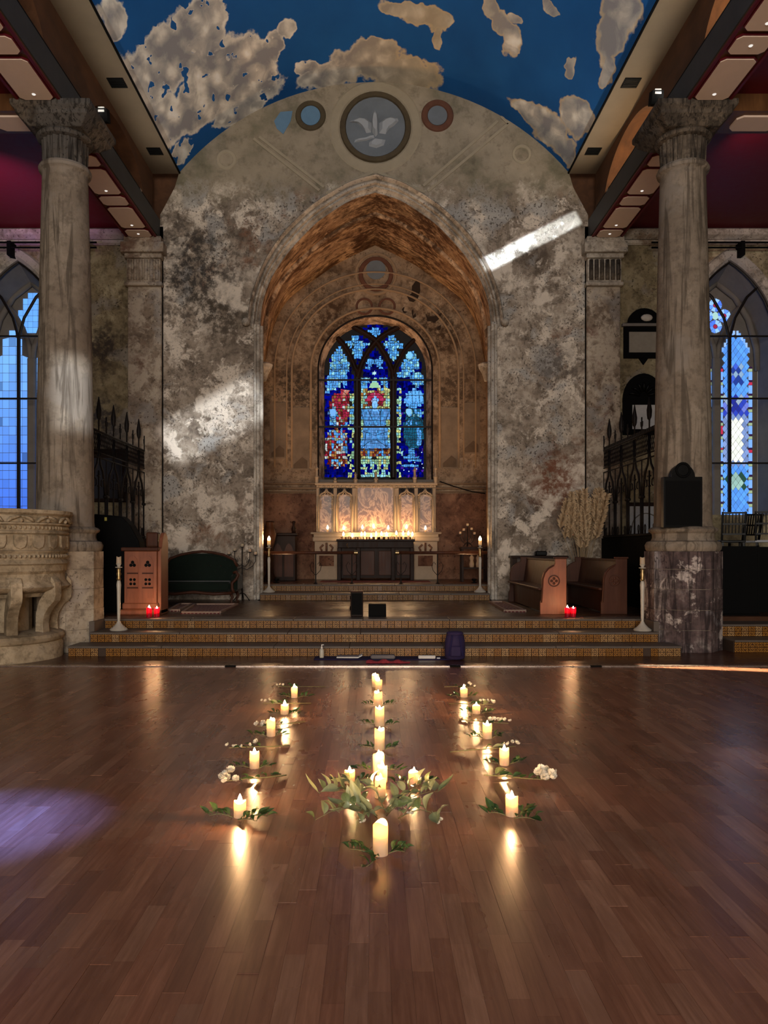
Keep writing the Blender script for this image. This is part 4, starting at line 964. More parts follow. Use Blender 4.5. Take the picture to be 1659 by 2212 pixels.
# ---- columns
def column(s, side):
    root = empty('stone_column', (s*4.79, 11.93, 0)); tag(root, f'tall round stone column on an octagonal pedestal, {side} side', 'column')
    pm = M['pedestal_paint'] if s > 0 else M['pedestal_stone']; ap = .52; rr = ap/math.cos(PI/8)
    ped = MB(); ped.lathe([(rr-.02,0),(rr-.02,1.5)], 8, rot=PI/8); po = ped.build('pedestal', M['pedestal_stone'], root)
    zc = [0,.33,.63,.94,1.24,1.51]
    for c in range(5):
        for f in range(8):
            a = f*PI/4; hw = ap*math.tan(PI/8)-.002; z0, z1 = zc[c]+.003, zc[c+1]-.003; nrm = (math.cos(a), math.sin(a)); tn = (-nrm[1], nrm[0])
            if math.sin(a) > .9: continue
            m = MB(); mp = lambda q,z,d: (nrm[0]*d+tn[0]*q, nrm[1]*d+tn[1]*q, z)
            sp = hw*(.25 if (c+f) % 2 else -.2)
            m.prism([(-hw,z0),(hw,z0),(hw,z1),(-hw,z1)], mp, ap-.03, ap+random.uniform(-.004,.006)); m.build('stone_block', pm, po)
    m = MB(); m.lathe([(.53,1.51),(.55,1.54),(.56,1.6),(.53,1.655),(.47,1.67),(.45,1.72),(.455,1.78),(.5,1.81),(.51,1.84),(.48,1.87),(.435,1.885),(.425,1.95)], 40); m.build('base_moulding', M['stone'], root, smooth=40)
    m = MB(); m.lathe([(.425,1.95),(.42,2.6),(.41,3.5),(.395,4.5),(.375,5.6),(.35,6.7),(.335,7.3),(.35,7.33),(.38,7.35),(.39,7.39),(.37,7.43),(.34,7.44)], 40); m.build('shaft', M['stone'], root, smooth=40)
    m = MB(); n = 40; pts = [[], []]
    rows = []
    for z, r in ((7.44,.33),(7.8,.345)):
        row = []
        for i in range(n*2): a = 2*PI*i/(n*2); q = r-(.022 if i % 4 in (0,1) else 0); row.append((q*math.cos(a), q*math.sin(a), z))
        rows.append(row)
    m.loft(rows, True); m.build('fluted_neck', M['capital_stone'], root)
    m = MB(); m.lathe([(.35,7.8),(.4,7.82),(.42,7.86),(.4,7.89),(.42,7.9)], 40); m.build('echinus', M['capital_stone'], root, smooth=40)
    m = MB(); m.lathe([(.56,7.89),(.62,7.93),(.72,8.0),(.76,8.02),(.76,8.06),(.84,8.12),(.84,8.2)], 4, rot=PI/4); m.build('abacus', M['capital_stone'], root, bevel=.015)
    return root
cl = column(-1, 'left'); cr = column(1, 'right')
# ================================================================ CANDLES AND FLAMES
def waxmat(name, col, red=False):
    t = NT(name); b = t.b; t.link(col, b.inputs['Base Color']); b.inputs['Roughness'].default_value = .5
    b.inputs['Subsurface Weight'].default_value = .35; b.inputs['Subsurface Radius'].default_value = (.05,.02,.008); b.inputs['Subsurface Scale'].default_value = .5
    tr = t.node('ShaderNodeBsdfTranslucent', {'Color': (1.0,.84,.6,1) if not red else (1,.05,.12,1)})
    mx = t.node('ShaderNodeMixShader', {0: .62}); t.t.links.new(b.outputs[0], mx.inputs[1]); t.t.links.new(tr.outputs[0], mx.inputs[2]); t.t.links.new(mx.outputs[0], t.out.inputs[0]); return t.m
M['wax'] = waxmat('ivory_candle_wax', (.78,.68,.55)); M['redglass'] = waxmat('red_votive_glass', (.45,.01,.05), True)
def flamemat():
    t = NT('candle_flame'); e = t.node('ShaderNodeEmission', {'Color': (1,.8,.5,1), 'Strength': 9.0}); tr = t.node('ShaderNodeBsdfTransparent')
    a = t.node('ShaderNodeAddShader'); t.t.links.new(e.outputs[0], a.inputs[0]); t.t.links.new(tr.outputs[0], a.inputs[1]); t.t.links.new(a.outputs[0], t.out.inputs[0]); return t.m
M['flame'] = flamemat(); M['wick'] = plain('burnt_wick', (.01,.008,.006), .9)
fm = MB(); fm.lathe([(.002,0),(.007,.004),(.011,.013),(.0115,.022),(.009,.032),(.0055,.042),(.0025,.049),(.0005,.053)], 12); FLAME = fm.mesh('flame', M['flame'], True)
wm = MB(); wm.lathe([(.0015,0),(.0013,.02)], 6); WICK = wm.mesh('wick', M['wick'], True)
LD = {}
def flame_light(parent, z, power, fs=1.0):
    key = round(power, 4)
    if key not in LD:
        d = bpy.data.lights.new('candle_light', 'POINT'); d.energy = power; d.color = (1.0, .56, .24); d.shadow_soft_size = .014; LD[key] = d
    o = bpy.data.objects.new('candle_light', LD[key]); COL.objects.link(o); o.parent = parent; o.location = (0,0,z)
WAXCACHE = {}
def candle_body(parent, r, h, well, seed=0, mat=None, name='wax'):
    key = (round(r,3), round(h,3), round(well,3), seed, name)
    if key not in WAXCACHE:
        m = MB(); n = 24; rows = []; rn = random.Random(seed)
        ph = rn.uniform(0,6); amp = min(.012, h*.07)
        for (k, z, wv) in ((1,0,0),(1.0,.004,0),(1,h*.5,0),(1,h-.012,.6),(.985,h-.003,1),(.93,h,1),(.87,h-.004,1),(.85,h-well*.6,0),(.8,h-well,0),(.02,h-well,0)):
            rows.append([(r*k*math.cos(2*PI*i/n), r*k*math.sin(2*PI*i/n), z+wv*amp*math.sin(2*PI*i/n*2+ph)) for i in range(n)])
        m.loft(rows, True); m.add(rows[0], [tuple(range(n))]); WAXCACHE[key] = m.mesh(name, mat or M['wax'], True)
    return put(name, WAXCACHE[key], parent)
def pillar(loc, r, h, label, group, well=.05, power=2.2, lamp=True, fs=1.2, seed=0, lit=True, cat='candle'):
    root = empty('pillar_candle', loc); tag(root, label, cat, group)
    candle_body(root, r, h, well, seed)
    put('wick', WICK, root, (0,0,h-well-.002))
    if lit:
        put('flame', FLAME, root, (0,0,h-well+.012), sc=(fs,fs,fs))
        if lamp: flame_light(root, h-well+.012+.03*fs, power)
    return root
FC = [  # px, base row, width px, top row of the wax, label
 (635,1508,14,1485,'lit pillar candle farthest back in the left row on the floor'),
 (614,1544,17,1524,'short lit pillar candle second from the back in the left floor row'),
 (584,1592,19,1556,'lit pillar candle in the middle of the left floor row'),
 (548,1662,21,1627,'lit pillar candle second from the front in the left floor row'),
 (516,1769,27,1735,'lit pillar candle nearest the camera in the left floor row'),
 (1003,1507,16,1488,'lit pillar candle farthest back in the right row on the floor'),
 (1030,1543,17,1525,'short lit pillar candle second from the back in the right floor row'),
 (1054,1597,20,1566,'lit pillar candle in the middle of the right floor row'),
 (1091,1655,21,1620,'lit pillar candle second from the front in the right floor row'),
 (1108,1766,27,1724,'lit pillar candle nearest the camera in the right floor row'),
 (811,1485,15,1458,'lit candle at the far end of the middle floor row'),
 (818,1491,15,1470,'second lit candle from the far end of the middle floor row'),
 (817,1526,18,1496,'third lit candle from the far end of the middle floor row'),
 (820,1570,20,1530,'fourth lit candle from the far end of the middle floor row'),
 (820,1622,22,1577,'fifth lit candle from the far end of the middle floor row'),
 (818,1671,25,1631,'sixth lit candle from the far end of the middle floor row'),
 (826,1692,22,1658,'lit candle half hidden close behind the foliage wreath'),
 (822,1726,24,1684,'tall lit candle standing inside the back of the foliage wreath'),
 (755,1694,23,1668,'short lit candle at the left rear of the foliage wreath'),
 (895,1696,25,1670,'short lit candle at the right rear of the foliage wreath'),
 (822,1852,33,1782,'largest lit candle at the very front before the wreath')]
for i, (px, by, wp, ty, lab) in enumerate(FC):
    Y0 = FPX*EYE/(by-VPY); g = G(px, by); r = wp/2/FPX*Y0; c = (g.x, g.y+r, 0); h = (by-ty)/FPX*(Y0)*1.0
    pillar(c, r, h, lab, 'pillar candles set out in rows on the floor', well=min(.07, h*.5), power=10.5, fs=1.45 if h > .08 else 1.1, seed=i)
# altar candles
alt = [(707.6,1,'far left'),(742.5,1,'second from the left'),(783,1,'third from the left'),(807,1,'in the middle'),(838.7,1,'third from the right'),(878,1,'second from the right'),(919,1,'far right')]
YS, ZSH = 19.86, 1.975           # shelf of the reredos
for i, (px, _, w_) in enumerate(alt):
    p = P(px, 1140, YS); h = (.07,.06,.08,.1,.07,.09,.06)[i]
    pillar((p.x, YS, ZSH), .024, h, f'small lit candle on the upper altar shelf, {w_}', 'candles on the altar shelf', well=.012, power=5.0, lamp=i % 2 == 1, fs=2.1)
YT, ZTB = 19.5, 1.785
names = ['first','second','third','fourth','fifth','sixth','seventh','eighth','ninth','tenth','eleventh','twelfth']
for i, px in enumerate((742,761,781,788,802,812.5,824,835,856,871,882,891)):
    p = P(px, 1155, YT); h = (.08,.05,.08,.09,.04,.09,.09,.08,.11,.1,.1,.08)[i]
    pillar((p.x, YT+(.06 if i % 2 else -.03), ZTB), .026, h, f'{names[i]} lit candle from the left along the front of the altar table', 'candles on the altar table', well=.012, power=5.5, lamp=i % 3 == 1, fs=2.1)
unl = [750,755,765,770,776,795,842,846,850,863,895,736]
for i, px in enumerate(unl):
    p = P(px, 1158, YT); c = pillar((p.x, YT-.09, ZTB), .02, (.05,.08,.06,.04,.07,.05,.06,.09,.07,.1,.05,.04)[i], f'{names[sorted(unl).index(px)]} unlit stub from the left on the altar table', 'unlit stubs on the altar table', well=.01, lit=False)
# red votives on the platform edge
for i, (px, py, lab) in enumerate(((323,1334,'red glass votive candle, left one of the pair before the carved desk'),(338,1331,'red glass votive candle, right one of the pair before the carved desk'),
                                   (1225,1331,'red glass votive candle, left one of the pair before the red pew end'),(1239,1331,'red glass votive candle, right one of the pair before the red pew end'))):
    g = G(px, py, .45); g.y = 12.35; g.x = (px-VPX)/FPX*12.35
    root = empty('votive_candle', (g.x, 12.33+(.04 if i%2 else 0), .45)); tag(root, lab, 'candle', 'red votive candles on the platform edge')
    candle_body(root, .042, .15, .1, i, M['redglass'], 'red_cup'); m = MB(); m.lathe([(.034,.048),(.034,.07),(.005,.072)], 14); m.build('wax', M['wax'], root)
    put('wick', WICK, root, (0,0,.07)); put('flame', FLAME, root, (0,0,.085+(.02 if i%2==0 else .0)), sc=(1.9,1.9,1.7)); flame_light(root, .17, 1.9)
# tall candlesticks
def candlestick(loc, H, label, lit):
    root = empty('candlestick', loc); tag(root, label, 'candlestick', 'tall painted candlesticks')
    m = MB(); m.lathe([(.13,0),(.135,.015),(.12,.03),(.09,.05),(.06,.08),(.035,.11),(.025,.14)], 20); m.build('base', M['ironwhite'], root, smooth=50)
    m = MB(); m.lathe([(.02,.14),(.024,.2),(.03,H*.55),(.036,H*.62),(.03,H*.66),(.022,H*.68)], 14); m.build('stem', M['ironwhite'], root, smooth=50)
    m = MB(); m.lathe([(.022,H*.68),(.034,H*.7),(.024,H*.73),(.036,H*.77),(.024,H*.8),(.03,H*.83),(.018,H*.85)], 14); m.build('knop', M['brass'], root, smooth=50)
    m = MB(); m.lathe([(.018,H*.85),(.05,H*.855),(.055,H*.865),(.02,H*.87),(.03,H*.89),(.042,H*.91),(.03,H*.915)], 16); m.build('drip_pan', M['ironwhite'], root, smooth=50)
    h = H*.1; o = candle_body(root, .036, h, .02, 3); o.location = (0,0,H*.905)
    put('wick', WICK, root, (0,0,H*.905+h-.022))
    if lit: put('flame', FLAME, root, (0,0,H*.905+h-.012), sc=(2.8,2.8,1.9)); flame_light(root, H*.905+h+.03, 6.0)
    return root
candlestick((-3.91, 11.78, .30), 1.12, 'unlit tall white candlestick on the step beside the left column', False)
candlestick((4.09, 11.72, .30), 1.11, 'unlit tall white candlestick on the step beside the right column', False)
candlestick((P(581,1277,16.75).x, 16.75, .60), 1.13, 'lit tall white candlestick by the left jamb of the chancel arch', True)
candlestick((P(1037,1277,16.75).x, 16.75, .60), 1.13, 'lit tall white candlestick by the right jamb of the chancel arch', True)

# ================================================================ FOLIAGE AND FLOWERS ON THE FLOOR
def leafmat(name, a, b):
    t = NT(name); c = t.mix(t.rnd(), a, b); n = t.noise(20, 3, .6, t.obj()); c = t.mix(t.map(n,.4,.7,0,.4), c, tuple(x*.6 for x in a)); t.link(c, t.b.inputs['Base Color']); t.b.inputs['Roughness'].default_value = .4
    tr = t.node('ShaderNodeBsdfTranslucent'); t.link(c, tr.inputs[0]); mx = t.node('ShaderNodeMixShader', {0:.25}); t.t.links.new(t.b.outputs[0], mx.inputs[1]); t.t.links.new(tr.outputs[0], mx.inputs[2]); t.t.links.new(mx.outputs[0], t.out.inputs[0]); return t.m
M['leaf'] = leafmat('pale_green_leaf', (.2,.25,.09), (.42,.44,.24)); M['leafd'] = leafmat('dark_green_leaf', (.03,.07,.018), (.1,.16,.045)); M['stem'] = plain('green_brown_stem', (.2,.17,.07), .6)
def petalmat():
    t = NT('creamy_white_petal'); t.link((.82,.76,.62), t.b.inputs['Base Color']); tr = t.node('ShaderNodeBsdfTranslucent', {'Color': (.85,.75,.55,1)}); mx = t.node('ShaderNodeMixShader', {0:.3})
    t.t.links.new(t.b.outputs[0], mx.inputs[1]); t.t.links.new(tr.outputs[0], mx.inputs[2]); t.t.links.new(mx.outputs[0], t.out.inputs[0]); return t.m
M['petal'] = petalmat()
def leafmesh(L, W, curl, fold, mat):
    m = MB(); n = 7; rows = []
    for j in (-1,-.5,0,.5,1):
        row = []
        for i in range(n+1):
            t = i/n; wd = W*math.sin(PI*t**.8)*(1-.25*t)+.0008; row.append((L*t, j*wd/2, abs(j)*fold*wd+curl*math.sin(t*PI*.9)*L+.0005*j))
        rows.append(row)
    m.loft(rows); b = len(m.v); m.tube([(L*t, 0, curl*math.sin(t*PI*.9)*L-.0008) for t in (-.12,0,.3,.6,.9)], [.0014,.0014,.0012,.0009,.0005], 4)
    return m.mesh('leaf', mat, True, False)
LEAF = [leafmesh(.11,.058,.14,.2,M['leaf']), leafmesh(.125,.06,-.1,.25,M['leaf']), leafmesh(.095,.056,.26,.15,M['leaf'])]
LEAFD = [leafmesh(.07,.036,.16,.2,M['leafd']), leafmesh(.08,.04,-.04,.3,M['leafd']), leafmesh(.06,.034,.3,.2,M['leafd'])]
def blossom_mesh(R, seed):
    m = MB(); rn = random.Random(seed)
    for k, (cnt, rr, tilt) in enumerate(((5,R,.35),(5,R*.75,.8),(4,R*.5,1.15))):
        for i in range(cnt):
            a = 2*PI*(i+k*.4)/cnt+rn.uniform(-.15,.15); rows = []
            for v in range(4):
                t = v/3; el = tilt+t*.5; d = rr*t; row = []
                for u in (-1,-.35,.35,1):
                    w = rr*.55*math.sin(PI*(.25+.6*t)); x = d*math.cos(el)+.1*R; z = d*math.sin(el)*.9+rr*.12*abs(u)*t+rn.uniform(-.04,.04)*R
                    row.append((x*math.cos(a)-u*w*math.sin(a), x*math.sin(a)+u*w*math.cos(a), z))
                rows.append(row)
            m.loft(rows)
    return m.mesh('blossom', M['petal'], True, False)
BLOS = [blossom_mesh(.026,1), blossom_mesh(.022,2), blossom_mesh(.03,3)]
def sprig(loc, rz, L, n, label, dark=True, group='leaf sprigs laid around the floor candles', scale=1.0, blooms=0, lift=.02, spread=1.0, name='leaf_sprig', seed=0):
    """a cut twig with leaves in pairs, lying on the floor"""
    rn = random.Random(seed); root = empty(name, loc, rz); tag(root, label, 'foliage', group)
    bend = rn.uniform(-.15,.15)
    pth = [(L*t, bend*L*math.sin(t*PI), .006+lift*math.sin(t*PI*.8)) for t in (0,.25,.5,.75,1)]
    m = MB(); m.tube(pth, [.0035,.003,.0026,.002,.0012], 5); m.build('twig', M['stem'], root, smooth=True)
    for i in range(n):
        t = .12+.88*i/max(n-1,1); x = L*t; y = bend*L*math.sin(t*PI); z = .008+lift*math.sin(t*PI*.8)
        a = (1 if i % 2 else -1)*rn.uniform(.4,1.25)*spread if i < n-1 else rn.uniform(-.2,.2)
        put('leaf', rn.choice(LEAFD if dark else LEAF), root, (x,y,z+rn.uniform(.0,.008)), (rn.uniform(-.9,.9) if not dark else rn.uniform(-.5,.5), rn.uniform(-1.1,.15) if not dark else rn.uniform(-.75,-.05), a), 0, (scale*rn.uniform(.75,1.2),)*3)
    for i in range(blooms):
        put('blossom', rn.choice(BLOS), root, (L*rn.uniform(.85,1.05), rn.uniform(-.03,.03)*scale, .03+rn.uniform(0,.03)), (rn.uniform(-.6,.6), rn.uniform(-.6,.6), rn.uniform(0,6)), 0, (scale*rn.uniform(.45,.65),)*3)
    return root
rs = random.Random(21)
where = ['farthest back in the left floor row','second from the back in the left row','in the middle of the left floor row','second from the front in the left floor row','nearest in the left floor row',
         'farthest back in the right floor row','second from the back in the right row','in the middle of the right floor row','second from the front in the right floor row','nearest in the right floor row',
         None,None,'third from the far end of the middle row','fourth from the far end of the middle row','fifth from the far end of the middle row','sixth from the far end of the middle row',None,None,'at the left rear of the wreath','at the right rear of the wreath','at the very front']
for i, (px, by, wp, ty, lab) in enumerate(FC):
    if where[i] is None: continue
    g = G(px, by); r = wp/2/FPX*g.y; big = i in (4, 9, 20)
    for k, sd in enumerate((-1, 1)):
        a = (PI if sd < 0 else 0)+rs.uniform(-.35,.35)
        sprig((g.x+sd*r*1.05, g.y+r+rs.uniform(-.03,.0), 0), a, rs.uniform(.07,.12)*(1.15 if big else 1), 7 if big else 5, f'dark leaves {"left" if sd < 0 else "right"} of the candle {where[i]}', True, scale=(1.0 if big else .8), seed=i*7+k, lift=.015)
    if big: sprig((g.x-.03 if i==20 else g.x, g.y-.03, 0), -PI/2+rs.uniform(-.7,.7) if i==20 else rs.uniform(-.4,.3), .12, 6, f'dark leaves just before the candle {where[i]}', True, seed=i*7+5, lift=.01)
# cut white flowers between the candles
FW = [(600,1489,703,1484,3,.024,'white flower stem farthest back on the left, head to the left'),(568,1526,672,1520,3,.024,'second white flower stem from the back on the left'),
      (556,1577,659,1560,4,.026,'third white flower stem from the back on the left'),(494,1624,626,1612,5,.026,'long white flower stem with spaced buds, fourth on the left'),
      (490,1697,619,1676,9,.03,'nearest white flower stem on the left, with one full round head'),
      (1024,1490,960,1484,4,.026,'white flower stem farthest back on the right, head to the right'),(1066,1528,970,1521,5,.028,'second white flower stem from the back on the right'),
      (1098,1570,990,1556,6,.027,'third white flower stem from the back on the right'),(1114,1620,972,1626,4,.026,'fourth white flower stem on the right, behind a candle'),
      (1186,1694,1045,1676,12,.032,'nearest white flower stem on the right, with a large ruffled head')]
for i, (hx_, hy_, sx_, sy_, nb, br, lab) in enumerate(FW):
    a, b = G(hx_, hy_), G(sx_, sy_); d = b-a; Lf = d.length; rz = math.atan2(d.y, d.x); root = empty('flower_stem', (a.x,a.y,0), rz); tag(root, lab, 'flower', 'white flower stems laid between the floor candles')
    m = MB(); m.tube([(0,0,.03),(Lf*.3,.01,.022),(Lf*.65,-.008,.014),(Lf,0,.006)], [.003,.0035,.0038,.004], 6); m.build('stem', M['stem'], root, smooth=True)
    rn = random.Random(i+40); full = nb > 8
    for k in range(nb):
        x = rn.uniform(-.03,.06) if full else -.01+k*(.055 if i == 3 else .035)
        put('blossom', rn.choice(BLOS), root, (x, rn.uniform(-.035,.035)*(1.1 if full else .5), .03+rn.uniform(0,.06 if full else .03)), (rn.uniform(-.9,.9), rn.uniform(-.9,.9), rn.uniform(0,6)), 0, (br/.026*rn.uniform(.85,1.15)*(1.0 if full else .9),)*3)
    for k in range(7 if i in (4,9) else 4):
        x = .1+k*.045+rn.uniform(-.01,.01); put('leaf', rn.choice(LEAFD+LEAF[:1]), root, (x, 0, .02), (rn.uniform(-.5,.5), rn.uniform(-.5,0), rn.choice((-1,1))*rn.uniform(.3,.9)+PI), 0, (rn.uniform(.9,1.2),)*3)
# the wreath of cut branches
WB = [ # root px,row  tip px,row, leaves, blooms, label
 (800,1752,668,1726,13,0,'leafy branch spreading to the far left of the wreath'),
 (812,1760,655,1797,9,0,'leafy branch trailing low to the left front of the wreath'),
 (800,1745,745,1700,12,0,'upright branch with the palest leaves at the back left of the wreath'),
 (815,1765,715,1775,14,0,'dense leafy branch in the left middle of the wreath'),
 (815,1770,775,1800,9,3,'drooping branch with faded blossom just left of the front candle'),
 (830,1752,940,1708,13,3,'branch with a faded flower head reaching to the right rear of the wreath'),
 (835,1752,966,1724,12,0,'glossy leafy branch at the far right of the wreath'),
 (835,1765,895,1775,12,3,'branch with faded blossom in the right middle of the wreath'),
 (860,1770,965,1794,6,6,'branch tipped with white blossom at the right front of the wreath'),
 (830,1750,800,1718,8,0,'short leafy branch before the candle inside the wreath')]
for i, (ax, ay, bx_, by, nl, nb, lab) in enumerate(WB):
    a, b = G(ax, ay), G(bx_, by); d = b-a; sprig((a.x,a.y,0), math.atan2(d.y,d.x), max(d.length*.85,.12), max(6,int(nl*.8)), lab, False, 'branches of the foliage wreath', 1.0, nb, .075, 1.15, 'wreath_branch', 60+i)
# ================================================================ ALTAR AND SANCTUARY
rer = empty('altar_reredos', (.05, 20.05, .75)); tag(rer, 'carved pale stone altar screen with five marble panels under the window', 'altar screen')
K2 = 20.0/FPX
def rx(px): return P(px,0,20.0).x-.05
def rz_(py): return EYE+(VPY-py)*K2-.75
m = MB(); m.box(rx(683),rx(942),.02,.2,rz_(1150),rz_(1046)); m.build('back_slab', M['altar_stone'], rer)
for x0, x1, top in ((691,716,1068),(732,757,1068),(773,849,1053),(866,891,1068),(908,932,1068)):
    m = MB(); m.box(rx(x0),rx(x1),.0,.03,rz_(1149),rz_(top)); m.build('marble_panel', M['marble'], rer)
m = MB(); m.cbox(rx(680),rx(945),-.07,.2,rz_(1048),rz_(1043),.01); m.cbox(rx(683),rx(942),-.04,.2,rz_(1053),rz_(1048),.01); m.build('cornice', M['altar_stone'], rer)
for i in range(26):
    x = rx(690+i*9.8); m = MB(); m.sphere((x,-.04,rz_(1050.5)), .03, 8, 5); m.build('carved_boss', M['altar_stone'], rer, smooth=True)
def pier(px, w, top, bot=1150):
    m = MB(); x = rx(px); m.cbox(x-w*K2/2,x+w*K2/2,-.05,.03,rz_(bot),rz_(top),.012); o = m.build('pier', M['altar_stone'], rer)
    for q in (-.3,.3):
        m = MB(); m.lathe([(.014,rz_(bot-2)),(.014,rz_(1095)),(.02,rz_(1094)),(.012,rz_(1090)),(.01,rz_(1072))], 8, (x+q*w*K2,-.065,0)); m.build('shaft', M['altar_stone'], o, smooth=True)
for px, w in ((686,6),(724,8),(765,9),(857,9),(899,8),(938,6)): pier(px, w, 1054)
for x0, x1 in ((690,720),(728,760),(862,895),(903,934)):
    c = (x0+x1)/2; hw = (x1-x0)/2; m = MB()
    for dz, w in ((0,.022),(5,.014)):
        for q in (-1,1):
            pts = [(rx(c+q*hw), -.05, rz_(1072+dz)), (rx(c+q*hw*.75),-.05,rz_(1066.5+dz)), (rx(c+q*hw*.35),-.05,rz_(1064+dz)), (rx(c+q*hw*.12),-.05,rz_(1060.5+dz)), (rx(c),-.05,rz_(1055+dz))]; m.tube(pts, w, 6)
    m.build('ogee_canopy', M['altar_stone'], rer, smooth=True)
    m = MB(); m.box(rx(x0),rx(x1),-.005,.015,rz_(1068),rz_(1054)); m.build('shadow_panel', M['darkwood'], rer)  # dark plate stands in for the shade under the canopy
    for q in (-.55,.55):
        for (da, db) in ((0,2.6),(2.6,0),(0,-2.6),(-2.6,0)):
            m = MB(); m.sphere((rx(c+q*hw+da), -.02, rz_(1058+db)), .016, 8, 5, (1,.4,1)); m.build('tracery_leaf', M['black'], rer)
    for q in (-.8,.8):
        for j in range(6):
            m = MB(); m.sphere((rx(c+q*hw), -.06, rz_(1081+j*3.4)), .019, 7, 5); m.build('crocket', M['altar_stone'], rer, smooth=True)
for px, top in ((684,1002),(724,1030),(768,1019),(812,1016),(896,1006),(941,1002)):
    m = MB(); x = rx(px); h = rz_(top)-rz_(1043); m.lathe([(.05,0),(.05,h*.25),(.065,h*.3),(.035,h*.4),(.03,h*.7),(.05,h*.75),(.02,h*.85),(.004,h)], 6, (x, -.02, rz_(1043)))
    m.build('pinnacle', M['altar_stone'], rer, smooth=30)
sh = empty('altar_gradine', (.05, 19.84, .75)); tag(sh, 'pale stone altar shelf on two carved piers flanking the dark table', 'altar shelf')
m = MB(); m.cbox(-1.68,1.68,-.16,.16,1.17,1.22,.015); m.box(-1.6,1.6,-.1,.2,1.1,1.17); m.build('shelf_slab', M['altar_stone'], sh)
for s in (-1,1):
    x0, x1 = sorted((s*1.58, s*.96)); m = MB(); m.box(x0,x1,-.08,.2,0,1.1); p = m.build('pier', M['altar_stone'], sh, bevel=.015)
    m = MB(); m.box(x0-.05,x1+.05,-.12,.2,.98,1.1); m.build('pier_cap', M['altar_stone'], p, bevel=.03)
    m = MB(); m.box(x0+.12,x1-.12,-.095,-.075,.35,.62); m.build('sunk_panel', M['marble_dado'], p)
    for q in (-1,0,1):
        m = MB(); m.tube([((x0+x1)/2+q*.12,-.09,.74),((x0+x1)/2+q*.16,-.1,.82),((x0+x1)/2+q*.08,-.1,.9+(.05 if q==0 else 0))], .028, 7); m.build('carved_leaf', M['marble_dado'], p, smooth=True)
tb = empty('altar_table', (.05, 19.5, .75)); tag(tb, 'dark wooden altar table crowded with small candles', 'table')
m = MB(); m.cbox(-1.0,.98,-.16,.16,.98,1.035,.008); m.build('table_top', M['darkwood'], tb)
m = MB(); m.box(-.97,.95,-.14,.14,.82,.98); m.build('apron', M['darkwood'], tb, bevel=.008)
for x in (-.93,-.45,.43,.91):
    m = MB(); m.cbox(x-.05,x+.05,-.13,.13,0,.82,.01); m.build('leg', M['darkwood'], tb)
m = MB(); m.box(-.95,.93,.05,.1,.05,.82); m.build('back_panel', M['darkwood'], tb)
for i in range(4):
    m = MB(); m.box(-.85+i*.46,-.5+i*.46,.03,.05,.12,.74); m.build('door_panel', M['redwood2'], tb, bevel=.01)
m = MB(); m.tube([(-.72,-.17,.93),(-.74,-.18,.89),(-.72,-.18,.84),(-.69,-.17,.82)], .01, 6); m.build('hook', M['brass'], tb)
rug = MB(); rug.box(-1.3,1.35,18.3,19.15,.75,.758); tag(rug.build('altar_carpet', plain('dull_red_carpet', (.16,.05,.04), .95)), 'dull red carpet on the floor before the altar table', 'rug')
def rail(x0, x1, posts, label):
    Yr = 17.45; root = empty('altar_rail', ((x0+x1)/2, Yr, .75)); tag(root, label, 'railing'); o = root.location; zr = 1.55-9*Yr/FPX-.75
    m = MB(); m.tube([(x0-o.x,0,zr),(x1-o.x,0,zr)], .035, 10); m.build('handrail', M['redwood2'], root, smooth=True)
    for x in (x0,x1): 
        m = MB(); m.lathe([(.05,-.04),(.05,.04)], 10, (0,0,0)); q = m.build('rail_end', M['brass'], root, rot=(0,PI/2,0), loc=(x-o.x,0,zr), smooth=40)
    for x in posts:
        m = MB(); m.lathe([(.06,0),(.02,.03),(.014,.06),(.014,zr)], 10, (x-o.x,0,0)); m.build('post', M['iron'], root, smooth=40)
        for s in (-1,1):
            m = MB(); m.tube([(x-o.x+s*.01,0,.2),(x-o.x+s*.1,0,.3),(x-o.x+s*.13,0,.42),(x-o.x+s*.08,0,.5),(x-o.x+s*.04,0,.44)], .007, 5); m.build('scroll', M['iron'], root)
rail(P(566,0,17.45).x, P(769,0,17.45).x, [P(682,0,17.45).x, P(760,0,17.45).x], 'left half of the low altar rail with dark wooden handrail')
rail(P(858,0,17.45).x, P(1060,0,17.45).x, [P(945,0,17.45).x, P(866,0,17.45).x], 'right half of the low altar rail with dark wooden handrail')
cb = empty('carved_cabinet', (P(614,0,19.3).x, 19.3, .75)); tag(cb, 'dark carved cabinet in the left corner of the sanctuary', 'cabinet')
m = MB(); m.box(-.3,.3,-.2,.2,0,1.12); m.build('body', M['darkwood'], cb, bevel=.01); m = MB(); m.cbox(-.35,.35,-.24,.22,1.12,1.19,.015); m.build('top', M['darkwood'], cb)
for s in (-1,1):
    m = MB(); m.prism([(s*.14-.11,.1),(s*.14+.11,.1),(s*.14+.11,.75),(s*.14+.06,.88),(s*.14,.93),(s*.14-.06,.88),(s*.14-.11,.75)], lambda a,b,d:(a,-.2-d,b), 0, .015); m.build('door_panel', M['redwood2'], cb)
m = MB(); m.lathe([(.05,0),(.06,.1),(.03,.2),(.05,.28),(.02,.3)], 12); tag(m.build('small_figure', M['darkwood'], smooth=True, loc=(P(635,0,19.3).x,19.25,1.94)), 'small dark figure standing on the carved cabinet', 'figurine')
vs_ = empty('tall_vase', (P(583,0,18.6).x, 18.6, .75)); tag(vs_, 'tall dark vase in shadow beside the left jamb', 'vase')
m = MB(); m.lathe([(.14,0),(.16,.05),(.1,.2),(.08,.8),(.13,1.0),(.16,1.15),(.12,1.3),(.1,1.42),(.11,1.46)], 18); m.build('vase_body', M['darkwood'], vs_, smooth=True)
m = MB(); m.lathe([(.17,0),(.17,.03)], 18); m.build('foot_ring', M['darkwood'], vs_)
